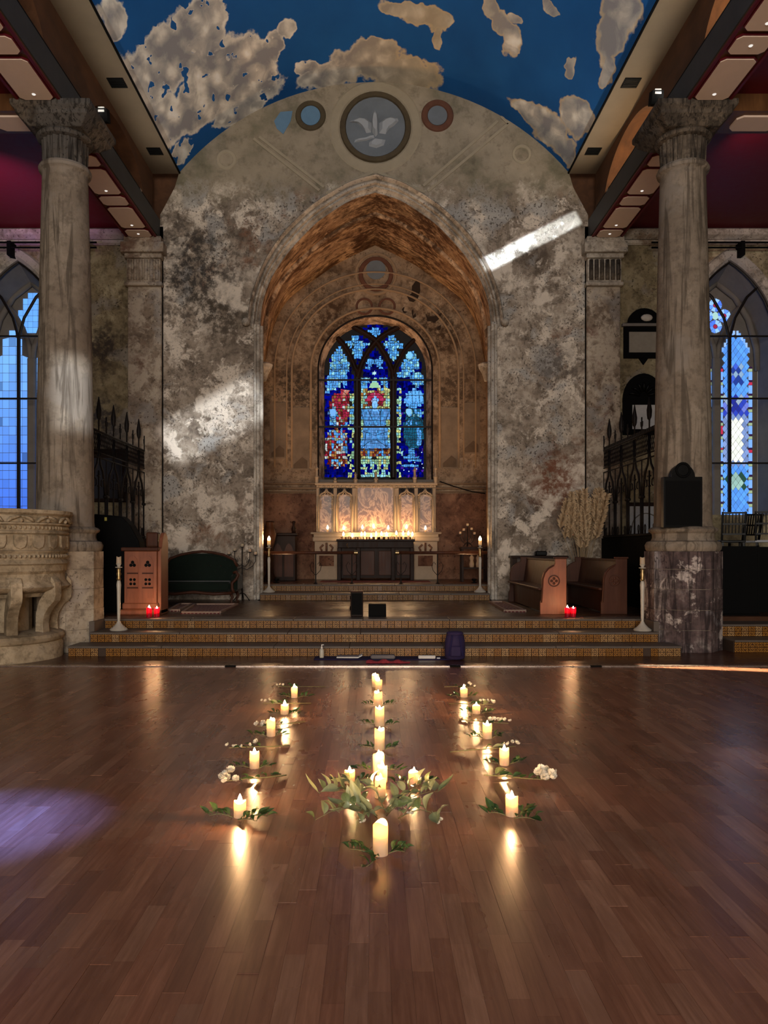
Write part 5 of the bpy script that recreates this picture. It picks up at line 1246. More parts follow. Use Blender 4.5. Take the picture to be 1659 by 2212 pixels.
ct = empty('side_table', (P(1022,0,18.9).x, 18.9, .75)); tag(ct, 'narrow dark side table in the right corner of the sanctuary', 'table')
m = MB(); m.cbox(-.33,.36,-.22,.22,.78,.84,.01); m.build('table_top', M['darkwood'], ct)
for x in (-.28,.3):
    for y in (-.17,.17): m = MB(); m.bar((x,y,0),(x,y,.78),.05); m.build('leg', M['darkwood'], ct)
m = MB(); m.box(-.28,.3,-.15,.15,.3,.34); m.build('shelf', M['darkwood'], ct)
def candelabra(loc, H, arms, label, stand, r=.03):
    root = empty('iron_candelabra', loc); tag(root, label, 'candelabra'); 
    m = MB(); m.lathe([(.014,0),(.012,H)], 8); m.build('stem', M['iron'], root, smooth=True)
    for i in range(3):
        a = PI/2+i*2*PI/3; l = .2 if stand else .12; m = MB(); m.tube([(0,0,.16*l/.2),(.4*l*math.cos(a),.4*l*math.sin(a),.13*l/.2),(.8*l*math.cos(a),.8*l*math.sin(a),.04),(l*math.cos(a),l*math.sin(a),.0)], .01, 6); m.build('foot', M['iron'], root)
    for dx, z in arms:
        m = MB(); zb = z-.22 if stand else z-.14
        if dx: m.tube([(0,0,zb-.06),(dx*.35,0,zb-.1),(dx*.8,0,zb-.02),(dx,0,zb+.08),(dx,0,z-.01)], .008, 6); m.tube([(dx*.55,0,zb-.02),(dx*.7,0,zb+.08),(dx*.5,0,zb+.12),(dx*.4,0,zb+.05)], .006, 5)
        else: m.tube([(0,0,z-.1),(0,0,z-.01)], .01, 6)
        m.lathe([(.01,z-.02),(r*1.6,z-.008),(r*1.7,z)], 12, (dx,0,0)); m.build('arm', M['iron'], root, smooth=40)
        m = MB(); m.lathe([(r,z),(r,z+.055),(r*.7,z+.06)], 12, (dx,0,0)); m.build('candle_stub', M['wax'], root, smooth=40)
    return root
candelabra((P(523,0,16.35).x, 16.36, .45), 1.1, [(0,1.14),(-.16,1.05),(.16,1.03),(-.28,.98),(.28,.97)], 'black iron floor candelabra with five white candles beside the sofa', True)
candelabra((P(1010,0,18.9).x, 18.9, 1.604), .44, [(0,.5),(-.09,.38),(.1,.4),(-.18,.3),(.17,.29)], 'iron table candelabra with white stubs on the sanctuary side table', False)
for i, px in enumerate((1019,1033)):
    m = MB(); m.lathe([(.05,0),(.06,.08),(.04,.16),(.055,.24),(.02,.3)], 12); tag(m.build('pale_ornament', M['wax'], smooth=True, loc=(P(px,0,18.85).x, 18.85, 1.091-.0)), ['pale ornament on the shelf under the iron candelabra','second pale ornament on the same low shelf, by the jamb'][i], 'ornament')

# ================================================================ PLATFORM FURNITURE
# wooden carved desk
dk_ = empty('carved_desk', (P(311,0,12.95).x, 12.75, .45)); tag(dk_, 'reddish oak reading desk with pierced trefoil panels behind the red votives', 'desk')
m = MB(); m.box(-.27,.27,0,.42,0,1.06); m.build('body', M['redwood'], dk_, bevel=.012)
m = MB(); m.cbox(-.33,.33,-.06,.48,0,.09,.02); m.cbox(-.3,.3,-.03,.45,.09,.2,.02); m.build('plinth', M['redwood'], dk_)
m = MB(); m.cbox(-.31,.31,-.05,.45,1.06,1.12,.012); m.build('desk_top', M['redwood2'], dk_)
for s in (-1,1):
    cx = s*.125; m = MB(); arc = [(cx-.09,.28),(cx+.09,.28)]+[(cx+.09*math.cos(a),.82+.16*math.sin(a)) for a in [PI*i/10 for i in range(11)]]
    m.prism(arc, lambda a,b,d:(a,-d,b), 0, .012); pn = m.build('door_panel', M['redwood'], dk_)
    for r_, zc_ in ((.028,.84),): 
        for a in (90,210,330):
            m = MB(); m.prism([(cx+.032*math.cos(math.radians(a))+r_*math.cos(2*PI*i/12), zc_+.032*math.sin(math.radians(a))+r_*math.sin(2*PI*i/12)) for i in range(12)], lambda a,b,d:(a,-.012-d,b), 0, .003); m.build('trefoil_hole', M['black'], pn)
    for (dx, dz) in ((-.03,.035),(.03,.035),(-.03,-.035),(.03,-.035)):
        m = MB(); m.prism([(cx+dx+.024*math.cos(2*PI*i/12), .55+dz+.024*math.sin(2*PI*i/12)) for i in range(12)], lambda a,b,d:(a,-.012-d,b), 0, .003); m.build('quatrefoil_hole', M['black'], pn)
    for z in (.69,.45):
        m = MB(); m.box(cx-.09,cx+.09,-.02,-.012,z-.012,z+.012); m.build('cross_bar', M['redwood2'], pn)
m = MB(); poly = [(.05,0),(.5,0),(.5,1.2),(.44,1.32),(.34,1.38),(.24,1.36),(.16,1.28),(.1,1.12),(.05,1.1)]
m.prism(poly, lambda a,b,d:(.27+d,a,b), 0, .06); m.build('shaped_end', M['redwood'], dk_, bevel=.012)
m = MB(); m.box(.0,.2,.3,.5,1.12,1.38); m.build('back_board', M['redwood2'], dk_, bevel=.03)
# black cabinet between column and desk
kb = empty('black_cabinet', (-4.43, 13.42, .45)); tag(kb, 'large black cabinet with a sloping shoulder in the shade behind the left column', 'cabinet')
m = MB(); m.prism([(-.42,0),(.4,0),(.4,.9),(.37,1.22),(.22,1.5),(.06,1.66),(-.42,1.7)], lambda a,b,d:(a,d,b), -.15, .2); m.build('body', M['black'], kb, bevel=.03)
m = MB(); m.box(-.22,-.18,-.157,-.15,1.58,1.64); m.build('paper_label', plain('yellow_paper', (.5,.45,.1), .8), kb)
m = MB(); m.box(-.42,.4,-.16,-.15,.8,.82); m.build('seam', M['blackgloss'], kb)
# sofa
so = empty('buttoned_sofa', (P(428,0,15.6).x, 15.55, .45)); tag(so, 'dark green buttoned velvet sofa with a carved wooden frame', 'sofa')
M['velvet'] = plain('dark_green_velvet', (.006,.012,.008), .8, var=.4, spec=.1); M['velvet'].node_tree.nodes['Principled BSDF'].inputs['Sheen Weight'].default_value = .1
bk = [(-.74,.35),(.74,.35),(.74,.72),(.66,.85),(.45,.95),(.2,1.0),(-.2,1.0),(-.45,.96),(-.66,.88),(-.74,.75)]
m = MB(); m.prism(bk, lambda a,b,d:(a,.28+d+(b-.35)*.18,b), 0, .14); m.build('backrest', M['velvet'], so, bevel=.05)
m = MB(); m.tube([(a,.29+(b-.35)*.18,b+.01) for a,b in [(-.74,.75),(-.66,.88),(-.45,.96),(-.2,1.01),(0,1.03),(.2,1.01),(.45,.96),(.66,.86),(.74,.72)]], .028, 8); m.build('carved_top_rail', M['redwood2'], so, smooth=True)
m = MB(); m.cbox(-.72,.72,-.3,.34,.24,.44,.05); m.build('seat', M['velvet'], so)
for i in range(4):
    for j in range(7):
        x = -.6+j*.2+(.1 if i % 2 else 0)
        if abs(x) < .66: m = MB(); m.sphere((x, .28+(.48+i*.12-.35)*.18-.005, .5+i*.12), .014, 6, 4); m.build('button', M['velvet'], so)
for s in (-1,1):
    m = MB(); m.cbox(s*.78-.07,s*.78+.07,-.28,.4,.24,.6,.05); m.build('arm', M['velvet'], so)
    m = MB(); m.tube([(s*.78,-.3,.62),(s*.84,-.32,.64),(s*.88,-.32,.58),(s*.84,-.32,.5),(s*.76,-.33,.42),(s*.76,-.33,.3),(s*.8,-.34,.22)], .03, 8); m.build('carved_arm_front', M['redwood2'], so, smooth=True)
    for y in (-.28,.35): m = MB(); m.tube([(s*.72,y,.22),(s*.76,y-.02,.14),(s*.73,y-.01,.05),(s*.77,y-.03,0)], [.035,.03,.02,.025], 8); m.build('leg', M['redwood2'], so, smooth=True)
m = MB(); m.tube([(-.76,-.33,.22),(-.4,-.34,.2),(0,-.34,.24),(.4,-.34,.2),(.76,-.33,.22)], .03, 8); m.build('carved_seat_rail', M['redwood2'], so, smooth=True)
# rugs
def rugmat(a, b, c):
    t = NT('patterned_red_rug'); p = t.obj(); v = t.vor(9, p, 'F1', 'Distance'); w = t.node('ShaderNodeTexWave', {'Vector': p, 'Scale': 5.0, 'Distortion': 2.0}).outputs['Fac']
    cc = t.mix(t.map(v,.2,.3), a, b); cc = t.mix(t.map(w,.7,.8,0,.8), cc, c); return t.fin(cc, .95)
M['rug'] = rugmat((.2,.03,.035),(.1,.012,.016),(.35,.27,.2))
def ruga(pts, label, fringe=True):
    c = sum((Vector(p) for p in pts), Vector())/len(pts); root = empty('rug', (c.x,c.y,.45)); tag(root, label, 'rug')
    m = MB(); m.prism([(p[0]-c.x,p[1]-c.y) for p in pts], lambda a,b,d:(a,b,d), .001, .012); m.build('field', M['rug'], root)
    m = MB()
    for i in range(4):
        a, b = Vector(pts[i])-c, Vector(pts[(i+1)%4])-c; m.bar((a.x*.93,a.y*.93,.012),(b.x*.93,b.y*.93,.012),.05)
    m.build('border', plain('faded_beige_border', (.3,.2,.15), .95), root)
ruga([(P(395,0,13.1).x,12.95,0),(P(480,0,13.1).x,12.95,0),(P(520,0,15.2).x,15.0,0),(P(425,0,15.2).x,15.0,0)], 'patterned red rug on the platform before the green sofa')
ruga([(P(368,0,13.6).x,13.45,0),(P(390,0,13.6).x,13.45,0),(P(420,0,15.2).x,15.1,0),(P(392,0,15.2).x,15.1,0)], 'dark red rug half in shade at the left of the sofa rug')
ruga([(P(1085,0,13.6).x,13.3,0),(P(1130,0,13.6).x,13.3,0),(P(1085,0,15.8).x,15.7,0),(P(1055,0,15.8).x,15.7,0)], 'dark red runner on the platform in front of the pews')
# pews
def pew(x, y, L, label, m1, m2, worn):
    root = empty('church_pew', (x, y, .45)); tag(root, label, 'pew', 'wooden pews on the platform')
    prof = [(-.2,0),(.24,0),(.24,.93),(.05,.93),(.05,.84),(0,.82),(-.08,.77),(-.14,.7),(-.17,.6),(-.17,.25),(-.2,.2)]
    for yy, nm in ((0,'end_panel'),(L,'end_panel')):
        m = MB(); m.prism(prof, lambda a,b,d:(a,yy+d,b), -.03, .03); e = m.build(nm, m1 if yy == 0 else m2, root, bevel=.01)
        if yy == 0:
            m = MB(); m.cbox(.03,.26,-.04,.04,.93,.96,.008); m.build('cap', m2, e)
            m = MB(); m.tube([(-.18,-.036,.2),(-.155,-.036,.6),(-.12,-.036,.7),(-.06,-.036,.77),(.03,-.036,.82)], .014, 6); m.build('edge_moulding', m2, e)
            m = MB(); n = 24; m.loft([[(.03+r_*math.cos(2*PI*i/n), -.03-d_, .56+r_*math.sin(2*PI*i/n)) for i in range(n)] for r_, d_ in ((.1,0),(.098,.014),(.084,.014),(.08,.002))], True); m.build('carved_ring', m2, e)
            for a in range(4):
                m = MB(); an = a*PI/2; m.sphere((.03+.04*math.cos(an),-.032,.56+.04*math.sin(an)), .024, 10, 6, (1,.4,1)); m.build('carved_petal', m2, e, smooth=True)
    m = MB(); m.cbox(-.22,.1,.03,L-.03,.4,.44,.008); m.build('seat', m2, root)
    m = MB(); m.add([(.1,.03,.42),(.1,L-.03,.42),(.17,L-.03,.88),(.17,.03,.88),(.14,.03,.42),(.14,L-.03,.42),(.21,L-.03,.88),(.21,.03,.88)], [(0,1,2,3),(7,6,5,4),(0,4,5,1),(1,5,6,2),(2,6,7,3),(3,7,4,0)]); m.build('backrest', m2, root)
    m = MB(); m.box(-.1,-.07,.05,L-.05,.02,.38); m.build('front_board', m2, root)
    m = MB(); m.cbox(.16,.24,.03,L-.03,.88,.92,.008); m.build('top_rail', m2, root)
    if worn:
        m = MB(); m.box(-.12,.22,.03,.05,.0,.1); m.build('kick_board', m2, root)
    return root
pew(2.97, 12.85, 3.0, 'pew with a bright reddish end panel and carved cross roundel', M['redwood'], M['redwood2'], False)
pew(4.0, 12.9, 2.6, 'darker worn pew to the right of the reddish pew', M['redwood2'], M['redwood2'], True)
# wall shelf with odds and ends
sb = empty('low_wall_bench', (P(1165,0,16.2).x, 16.3, .45)); tag(sb, 'low dark bench against the wall behind the pews', 'bench')
m = MB(); m.cbox(-.6,.6,-.18,.2,.9,.95,.01); m.build('bench_top', M['darkwood'], sb)
for x in (-.52,.52): m = MB(); m.box(x-.05,x+.05,-.12,.14,0,.9); m.build('bench_leg', M['darkwood'], sb)
m = MB(); m.cbox(-.12,.12,-.08,.08,0,.1,.02); tag(m.build('folded_bag', M['blackgloss'], loc=(P(1168,0,16.25).x,16.25,1.4)), 'small dark folded bag lying on the bench behind the pews', 'bag')
# pampas grass
pg = empty('pampas_grass', (P(1257,0,15.9).x, 15.9, .45)); tag(pg, 'tall bunch of dried pampas grass standing against the right wall', 'dried grass')
M['pampas'] = plain('straw_coloured_grass', (.48,.34,.2), .9, var=.35); M['pampas_stem'] = plain('dry_stalk', (.3,.21,.12), .8)
m = MB(); m.lathe([(.12,0),(.16,.1),(.17,.3),(.12,.5),(.13,.55)], 20, capt=False); m.build('pot', M['darkwood'], pg, smooth=True)
def plume(seed):
    m = MB(); rn = random.Random(seed); L = .62
    m.tube([(0,0,0),(.01,0,L*.5),(.03,0,L)], [.004,.003,.001], 4)
    for i in range(330):
        t = rn.random(); a = rn.uniform(0,2*PI); z = L*t*.85; l = rn.uniform(.1,.24)*(1-.35*t); o = Vector((.03*t*t,0,z)); d = Vector((math.cos(a)*rn.uniform(.15,.5),math.sin(a)*rn.uniform(.15,.5),1)).normalized()
        s = Vector((-math.sin(a),math.cos(a),0))*.0032; e = o+d*l+Vector((math.cos(a)*.035,math.sin(a)*.035,-.05)); mid = o+d*l*.55
        m.add([o-s*.4,o+s*.4,mid+s,e,mid-s], [(0,1,2,3,4)])
    return m.mesh('plume', M['pampas'], False, False)
PL = [plume(k) for k in range(3)]; rn = random.Random(4)
for i in range(38):
    a = rn.uniform(0,2*PI); lean = rn.uniform(.04,.36); H = rn.uniform(1.15,1.9); dx, dy = math.cos(a)*lean*1.25, math.sin(a)*lean*.55
    if dx > .2: dx *= .75
    m = MB(); m.tube([(dx*.15,dy*.15,.35),(dx*.5,dy*.5,H*.55),(dx*H/1.3,dy*H/1.3,H)], .0045, 4); m.build('stalk', M['pampas_stem'], pg)
    put('plume', PL[i % 3], pg, (dx*H/1.3*.95,dy*H/1.3*.95,H*.93), (-dy*.8, dx*.9, a), 0, (rn.uniform(.8,1.15),)*3)
# iron screens
def screen(s, side):
    X = s*4.93; root = empty('iron_screen', (X, 14.5, .45)); tag(root, f'black wrought-iron parclose screen with ogee arches and spikes, {side} side', 'iron screen')
    y0, y1 = -1.9, 2.0; bay = .78; zt, zb = 3.2, 1.32; zl = 2.82
    def tb(name, pts, r, n=6): m = MB(); m.tube([(0,a,b) for a,b in pts], r, n); return m.build(name, M['iron'], root, smooth=True)
    m = MB(); m.box(-.05,.05,y0,y1,0,zb); m.build('base_panel', M['black'] if s > 0 else M['darkwood'], root)
    for z, r in ((zt,.02),(zl,.014),(zl-.09,.014),(zb+.03,.03)): tb('rail', [(y0,z),(y1,z)], r)
    # lattice band: small diamonds
    m = MB(); st = .075; n = int((y1-y0)/st)
    for i in range(n):
        a = y0+i*st
        for (p, q) in (((a,zl+.02),(a+st,zl+.19)),((a,zl+.19),(a+st,zl+.02)),((a,zl+.19),(a+st,zl+.36)),((a,zl+.36),(a+st,zl+.19))): m.tube([(0,)+p,(0,)+q], .007, 3, False)
    m.build('lattice_band', M['iron'], root)
    m = MB()
    if s > 0:
        for i in range(int((y1-y0)/.09)): m.box(-.01,.01,y0+i*.09,y0+i*.09+.045,zt,zt+.07)
        m.build('cresting', M['iron'], root)
    nb = 5
    for b in range(nb+1):
        y = y0+b*bay
        if y > y1+.01: break
        # cluster shaft with capital below, twin ogee ribs rising to the apex between shafts
        for d in (-.05,.05): tb('shaft', [(y+d,zb),(y+d,2.05)], .017)
        tb('capital', [(y-.09,2.05),(y+.09,2.05)], .035)
        tb('finial', [(y,zt),(y,zt+.14),(y,zt+.22),(y,zt+.32)], .013)
        fk = MB()
        for d in (-1,1): fk.tube([(0,y,zt+.12),(0,y+d*.05,zt+.16),(0,y+d*.06,zt+.24)], .008, 5)
        fk.tube([(0,y,zt+.12),(0,y,zt+.27)], .008, 5); fk.build('trident', M['iron'], root)
        tb('twisted_bar', [(y,2.1),(y,zl-.09)], .011)
        if b < nb and y+bay <= y1+.1:
            c = y+bay/2
            for d in (-1,1):
                for off in (0,.045):
                    tb('ogee_rib', [(c+d*(bay/2-.05-off),2.08),(c+d*(bay/2-.09-off),2.28),(c+d*(bay*.3-off*.8),2.48),(c+d*(.09-off*.5),2.62),(c+d*.035,2.78),(c+d*.03,zl+.34)], .016)
                tb('cusp', [(c+d*.22,2.36),(c+d*.13,2.33),(c+d*.12,2.24),(c+d*.17,2.22)], .012)
            tb('centre_bar', [(c,zb),(c,2.5)], .016); tb('cross_collar', [(c-.05,2.22),(c+.05,2.22)], .014); tb('cross_collar', [(c-.07,2.4),(c+.07,2.4)], .014)
            m = MB(); m.lathe([(.012,zt),(.016,zt+.2),(.045,zt+.28),(.05,zt+.38),(.02,zt+.55),(.008,zt+.62)], 8, (0,c,0)); m.build('spearhead', M['iron'], root, smooth=True)
            for d in (-1,1): tb('leaf_scroll', [(c,zt+.2),(c+d*.08,zt+.24),(c+d*.1,zt+.32),(c+d*.06,zt+.33)], .01)
            for d in (-.22,.22): tb('loop', [(c+d,zb),(c+d-.035,zb+.14),(c+d-.03,zb+.2),(c+d,zb+.22),(c+d+.03,zb+.2),(c+d+.035,zb+.14),(c+d,zb)], .009)
screen(-1,'left'); screen(1,'right')

# ================================================================ PULPIT (left foreground)
pu = empty('stone_pulpit', (-5.43, 10.98, 0)); tag(pu, 'honey stone pulpit with carved friezes and curved brackets at the left edge', 'pulpit')
PS = M['pulpit_stone']; NP = 48
m = MB(); m.lathe([(.93,0),(.93,.2),(.9,.24)], NP); m.build('plinth', PS, pu, smooth=40)
m = MB(); m.lathe([(.9,.24),(.94,.27),(.95,.31),(.93,.35),(.88,.37),(.8,.39)], NP); m.build('base_torus', PS, pu, smooth=40)
m = MB(); m.lathe([(.5,.38),(.5,.9)], 16); m.build('core_drum', PS, pu)
m = MB(); m.lathe([(.52,.86),(.8,.88),(.82,.93),(.9,.95),(1.0,.99),(1.03,1.02),(1.0,1.05),(.95,1.12),(.93,1.2),(.97,1.24),(.97,1.32)], NP); m.build('bowl', PS, pu, smooth=40)
m = MB(); m.lathe([(.97,1.32),(1.0,1.34),(.98,1.38),(.96,1.4),(.96,1.48),(.98,1.5),(.99,1.52),(.97,1.53),(.97,1.74),(1.0,1.76),(1.0,1.78),(.98,1.8),(.98,1.86),(1.02,1.88),(1.02,1.9),(.99,1.91),(1.0,2.0),(1.05,2.03),(1.05,2.08),(.9,2.09),(.88,1.5)], NP, capt=False); m.build('parapet', PS, pu, smooth=30)
def around(i, n): return -PI/2+(i-n/2)*2*PI/n
for i in range(24):
    a = around(i,24); m = MB(); hw = .085; R_ = .972
    sh_ = [(-hw,1.73),(hw,1.73),(hw,1.63),(hw*.75,1.57),(0,1.54),(-hw*.75,1.57),(-hw,1.63)]
    m.prism(sh_, lambda q,z,d:(d*math.cos(a)-q*math.sin(a), d*math.sin(a)+q*math.cos(a), z), .96, 1.0); m.build('carved_shield', PS, pu, bevel=.006)
for i in range(16):
    a = around(i,16); m = MB()
    for d in (-1,1):
        m.tube([((1.02)*math.cos(a+d*t_), (1.02)*math.sin(a+d*t_), z) for t_, z in ((.0,1.985),(.06,1.975),(.13,1.95),(.17,1.91))], [.012,.022,.028,.012], 6)
    m.sphere((1.02*math.cos(a),1.02*math.sin(a),1.93), .03, 8, 5); m.build('carved_leaf', PS, pu, smooth=True)
m = MB()
for i in range(96):
    a = 2*PI*i/96
    for z in (1.835,1.445): m.sphere((.985*math.cos(a),.985*math.sin(a),z), .022, 6, 4, (1,1,1.2))
o = m.build('beaded_moulding', PS, pu, smooth=True); o['kind'] = 'stuff'
for i in range(10):
    a = around(i,10)+.1; m = MB(); w_ = .075
    pr = [(.5,.37),(.8,.37),(.79,.5),(.8,.6),(.84,.72),(.93,.84),(1.0,.92),(1.02,1.0),(1.0,1.12),(.95,1.16),(.93,1.0),(.8,.95),(.66,.8),(.6,.6),(.55,.5)]
    pr = [(.72,.37),(.85,.37),(.84,.5),(.86,.62),(.92,.72),(1.02,.82),(1.04,.9),(1.03,1.08),(.97,1.16),(.93,1.0),(.86,.93),(.78,.82),(.73,.65)]
    m.prism(pr, lambda r_,z,d:(r_*math.cos(a)-d*math.sin(a), r_*math.sin(a)+d*math.cos(a), z), -w_, w_); m.build('curved_bracket', PS, pu, bevel=.01)

# ================================================================ WALL TABLETS, PLAQUE, AISLE THINGS
def tablet(px0, px1, y0, ysh, y1, label, Y=YA):
    a, b = P(px0,y1,Y), P(px1,ysh,Y); c = Vector(((a.x+b.x)/2, Y, a.z)); hw = (b.x-a.x)/2; hs = b.z-a.z; ht = P(0,y0,Y).z-a.z
    root = empty('memorial_tablet', c); tag(root, label, 'memorial'); return root, hw, hs, ht
mt, hw, hs, ht = tablet(1346,1432,668,705,775,'black framed wall memorial with arched pediment and pale panel, upper one')
m = MB(); m.box(-hw,hw,-.06,0,0,hs); m.build('frame', M['black'], mt, bevel=.01)
m = MB(); m.prism([(-hw-.03,hs),(hw+.03,hs),(hw+.03,hs+.05)]+[(hw*.8*math.cos(a),hs+.06+(ht-hs-.06)*math.sin(a)) for a in [PI*i/12 for i in range(13)]]+[(-hw-.03,hs+.05)], lambda a,b,d:(a,-d,b), 0, .08); m.build('pediment', M['black'], mt)
m = MB(); m.box(-hw*.75,hw*.75,-.075,-.06,.12,hs-.14); m.build('inscription_panel', plain('pale_grey_marble', (.3,.27,.22), .5), mt)
m = MB(); m.sphere((.05,-.09,hs+.16), .13, 12, 6, (1,.35,.6)); m.build('white_carving', plain('white_marble', (.6,.56,.5), .5), mt, smooth=True)
m = MB(); m.box(-hw-.04,hw+.04,-.1,0,hs-.02,hs+.04); m.build('cornice', plain('grey_marble', (.2,.18,.16), .5), mt)
m = MB(); m.prism([(-.1,0),(.1,0),(.0,-.14)], lambda a,b,d:(a,-d,b), 0, .05); m.build('pendant', M['black'], mt)
mt, hw, hs, ht = tablet(1344,1432,808,866,930,'black wall memorial with deep arched top above a white panel, lower one')
m = MB(); m.box(-hw,hw,-.06,0,-.1,hs); m.build('frame', M['black'], mt, bevel=.01)
m = MB(); m.prism([(-hw,hs-.02),(hw,hs-.02)]+[(hw*math.cos(a),hs+(ht-hs)*math.sin(a)) for a in [PI*i/14 for i in range(15)]], lambda a,b,d:(a,-d,b), 0, .07); m.build('arched_top', M['black'], mt)
for i in range(7):
    m = MB(); a = PI*(i+.5)/7; m.tube([(hw*.2*math.cos(a),-.08,hs+.08+.1*math.sin(a)),(hw*.5*math.cos(a),-.09,hs+.08+.26*math.sin(a)),(hw*.75*math.cos(a),-.08,hs+.08+.3*math.sin(a))], .03, 6); m.build('carved_leaf', M['blackgloss'], mt, smooth=True)
m = MB(); m.box(-hw*.55,hw*.8,-.075,-.06,.02,hs-.1); m.build('inscription_panel', plain('white_inscribed_marble', (.55,.55,.54), .5), mt)
# plaque on the right column
pq = empty('column_plaque', (P(1475,0,11.5).x, 11.52, P(0,1140,11.5).z)); tag(pq, 'black arched memorial plaque fixed to the right column', 'plaque')
hw = 42/FPX*11.5; hs = (1140-1030)/FPX*11.5; m = MB(); m.prism([(-hw,0),(hw,0),(hw,hs),(hw*.62,hs)]+[(hw*.62*math.cos(a),hs+hw*.66*math.sin(a)) for a in [PI*i/12 for i in range(1,12)]]+[(-hw*.62,hs),(-hw,hs)], lambda a,b,d:(a,-d,b), -.08, .03); m.build('slate_panel', M['blackgloss'], pq, bevel=.006)
m = MB(); m.box(-hw*.88,hw*.88,-.036,-.03,.04,hs-.06); m.build('inscription_panel', M['black'], pq)
m = MB(); n = 20; m.loft([[(r_*math.cos(2*PI*i/n),-.03-d_,hs+.1+r_*math.sin(2*PI*i/n)) for i in range(n)] for r_, d_ in ((.12,0),(.11,.015),(.09,.015),(.08,.0))], True); m.build('wreath_ring', M['black'], pq)
# left aisle: dark picture seen through the screen
pf = empty('framed_picture', (P(232,0,YA).x, YA, P(0,1085,YA).z)); tag(pf, 'large dark framed picture on the left aisle end wall behind the iron screen', 'picture')
m = MB(); m.box(-.42,.42,-.06,0,0,1.05); m.build('frame', M['darkwood'], pf, bevel=.02); m = MB(); m.box(-.34,.34,-.07,-.06,.08,.95); m.build('canvas', plain('dark_blue_canvas', (.02,.022,.035), .6), pf)
m = MB(); m.cbox(-.48,.48,-.12,0,1.05,1.14,.02); m.build('cornice', M['darkwood'], pf)
bd = empty('arched_white_board', (P(1395,0,16.3).x, 16.35, .45)); tag(bd, 'pale board with an arched outline leaning behind the right iron screen', 'board')
m = MB(); m.box(-.32,.34,0,.03,.9,2.0); m.build('board', plain('pale_blue_white_board', (.45,.47,.5), .6), bd)
m = MB(); m.tube([(.3*math.cos(a)+.02,-.01,1.55+.3*math.sin(a)) for a in [PI*i/12 for i in range(13)]], .012, 6); m.build('painted_arch', M['winstone'], bd)
m = MB(); m.box(-.36,.38,-.02,.06,2.0,2.08); m.build('top_ledge', M['darkwood'], bd); m = MB(); m.box(-.3,-.26,.03,.06,0,.9); m.box(.26,.3,.03,.06,0,.9); m.build('support', M['darkwood'], bd)
# right aisle: black stage blocks with stacked chairs
sg = empty('black_stage_block', (6.95, 14.6, .45)); tag(sg, 'large black stage block in the right aisle under the window', 'stage block')
m = MB(); m.box(-1.5,2.2,-1.2,1.2,0,.75); m.build('block', M['black'], sg); m = MB(); m.box(-1.5,2.2,-1.3,-1.2,0,1.13); m.build('front_panel', M['black'], sg); m = MB(); m.box(-1.5,2.2,-1.2,1.2,.75,.78); m.build('block_top', M['blackgloss'], sg)
bs = empty('black_screen', (P(1600,0,12.7).x, 12.75, .45)); tag(bs, 'flat black panel standing beside the right column pedestal', 'panel')
m = MB(); m.box(-.33,.33,0,.04,.02,1.14); m.build('panel_face', M['black'], bs)
for x in (-.33,.31): m = MB(); m.box(x,x+.02,-.005,.045,0,1.15); m.build('frame_strip', M['blackgloss'], bs)
m = MB(); m.box(-.3,.3,-.1,.2,0,.02); m.build('foot', M['black'], bs)
def chair(loc, rz, tilt, label):
    root = empty('spindle_chair', loc, rz); tag(root, label, 'chair', 'black spindle chairs on the stage block'); root.rotation_euler = (tilt,0,rz); c_ = M['blackgloss']
    m = MB(); m.cbox(-.21,.21,-.2,.2,.43,.47,.01); m.build('seat', plain('pale_seat_pad', (.4,.4,.42), .6) if 'pale' in label else c_, root)
    for x in (-.19,.19):
        for y in (-.18,.18): m = MB(); m.bar((x,y,0),(x*.92,y*.92,.43),.035); m.build('leg', c_, root)
        m = MB(); m.bar((x,.18,.45),(x,.28,.98),.035); m.build('back_post', c_, root)
    for z in (.58,.76,.96): m = MB(); m.bar((-.19,.2+(z-.45)*.19,z),(.19,.2+(z-.45)*.19,z),.03); m.build('back_rail', c_, root)
    for i in range(6): m = MB(); x = -.14+i*.056; m.bar((x,.23,.58),(x,.29,.96),.016); m.build('spindle', c_, root)
    return root
chair((P(1585,0,14.0).x, 14.1, 1.232), PI*.92, 0, 'black spindle chair nearest the right column on the stage block')
chair((P(1622,0,14.6).x, 14.9, 1.232), PI*1.1, 0, 'black spindle chair with a pale seat in the middle of the stage block')
chair((P(1668,0,13.6).x, 13.75, 1.232), PI*.85, 0, 'black spindle chair with pale seat at the right edge of the picture')

# ================================================================ THINGS ON THE APRON AND PLATFORM EDGE
sp_ = empty('tall_speaker', (P(771,0,12.5).x, 12.42, .45)); tag(sp_, 'upright dark speaker box on the platform edge', 'speaker')
m = MB(); m.box(-.1,.1,0,.2,0,.4); m.build('cabinet', M['darkwood'], sp_, bevel=.012); m = MB(); m.box(-.085,.085,-.008,0,.03,.38); m.build('grille', M['black'], sp_)
m = MB(); m.cbox(-.105,.105,-.01,.21,.4,.412,.004); m.build('top_edge', M['redwood2'], sp_)
for z in (.13,.3): m = MB(); m.box(-.115,-.1,.05,.12,z-.03,z+.03); m.build('side_clip', M['black'], sp_)
sp2 = empty('low_speaker', (P(815,0,12.5).x, 12.4, .45)); tag(sp2, 'low square black speaker box on the platform edge', 'speaker')
m = MB(); m.box(-.143,.143,0,.2,0,.2); m.build('cabinet', M['black'], sp2, bevel=.008); m = MB(); m.box(-.13,.13,-.006,0,.012,.188); m.build('grille', M['black'], sp2)
m = MB()
M['navy'] = plain('navy_yoga_mat', (.012,.008,.05), .85); M['bagcloth'] = plain('dark_purple_bag_cloth', (.02,.012,.05), .8)
m.cbox(-.84,1.2,10.68,11.0,.002,.012,.003); tag(m.build('yoga_mat', M['navy']), 'long navy blue mat laid along the foot of the lowest step', 'mat')
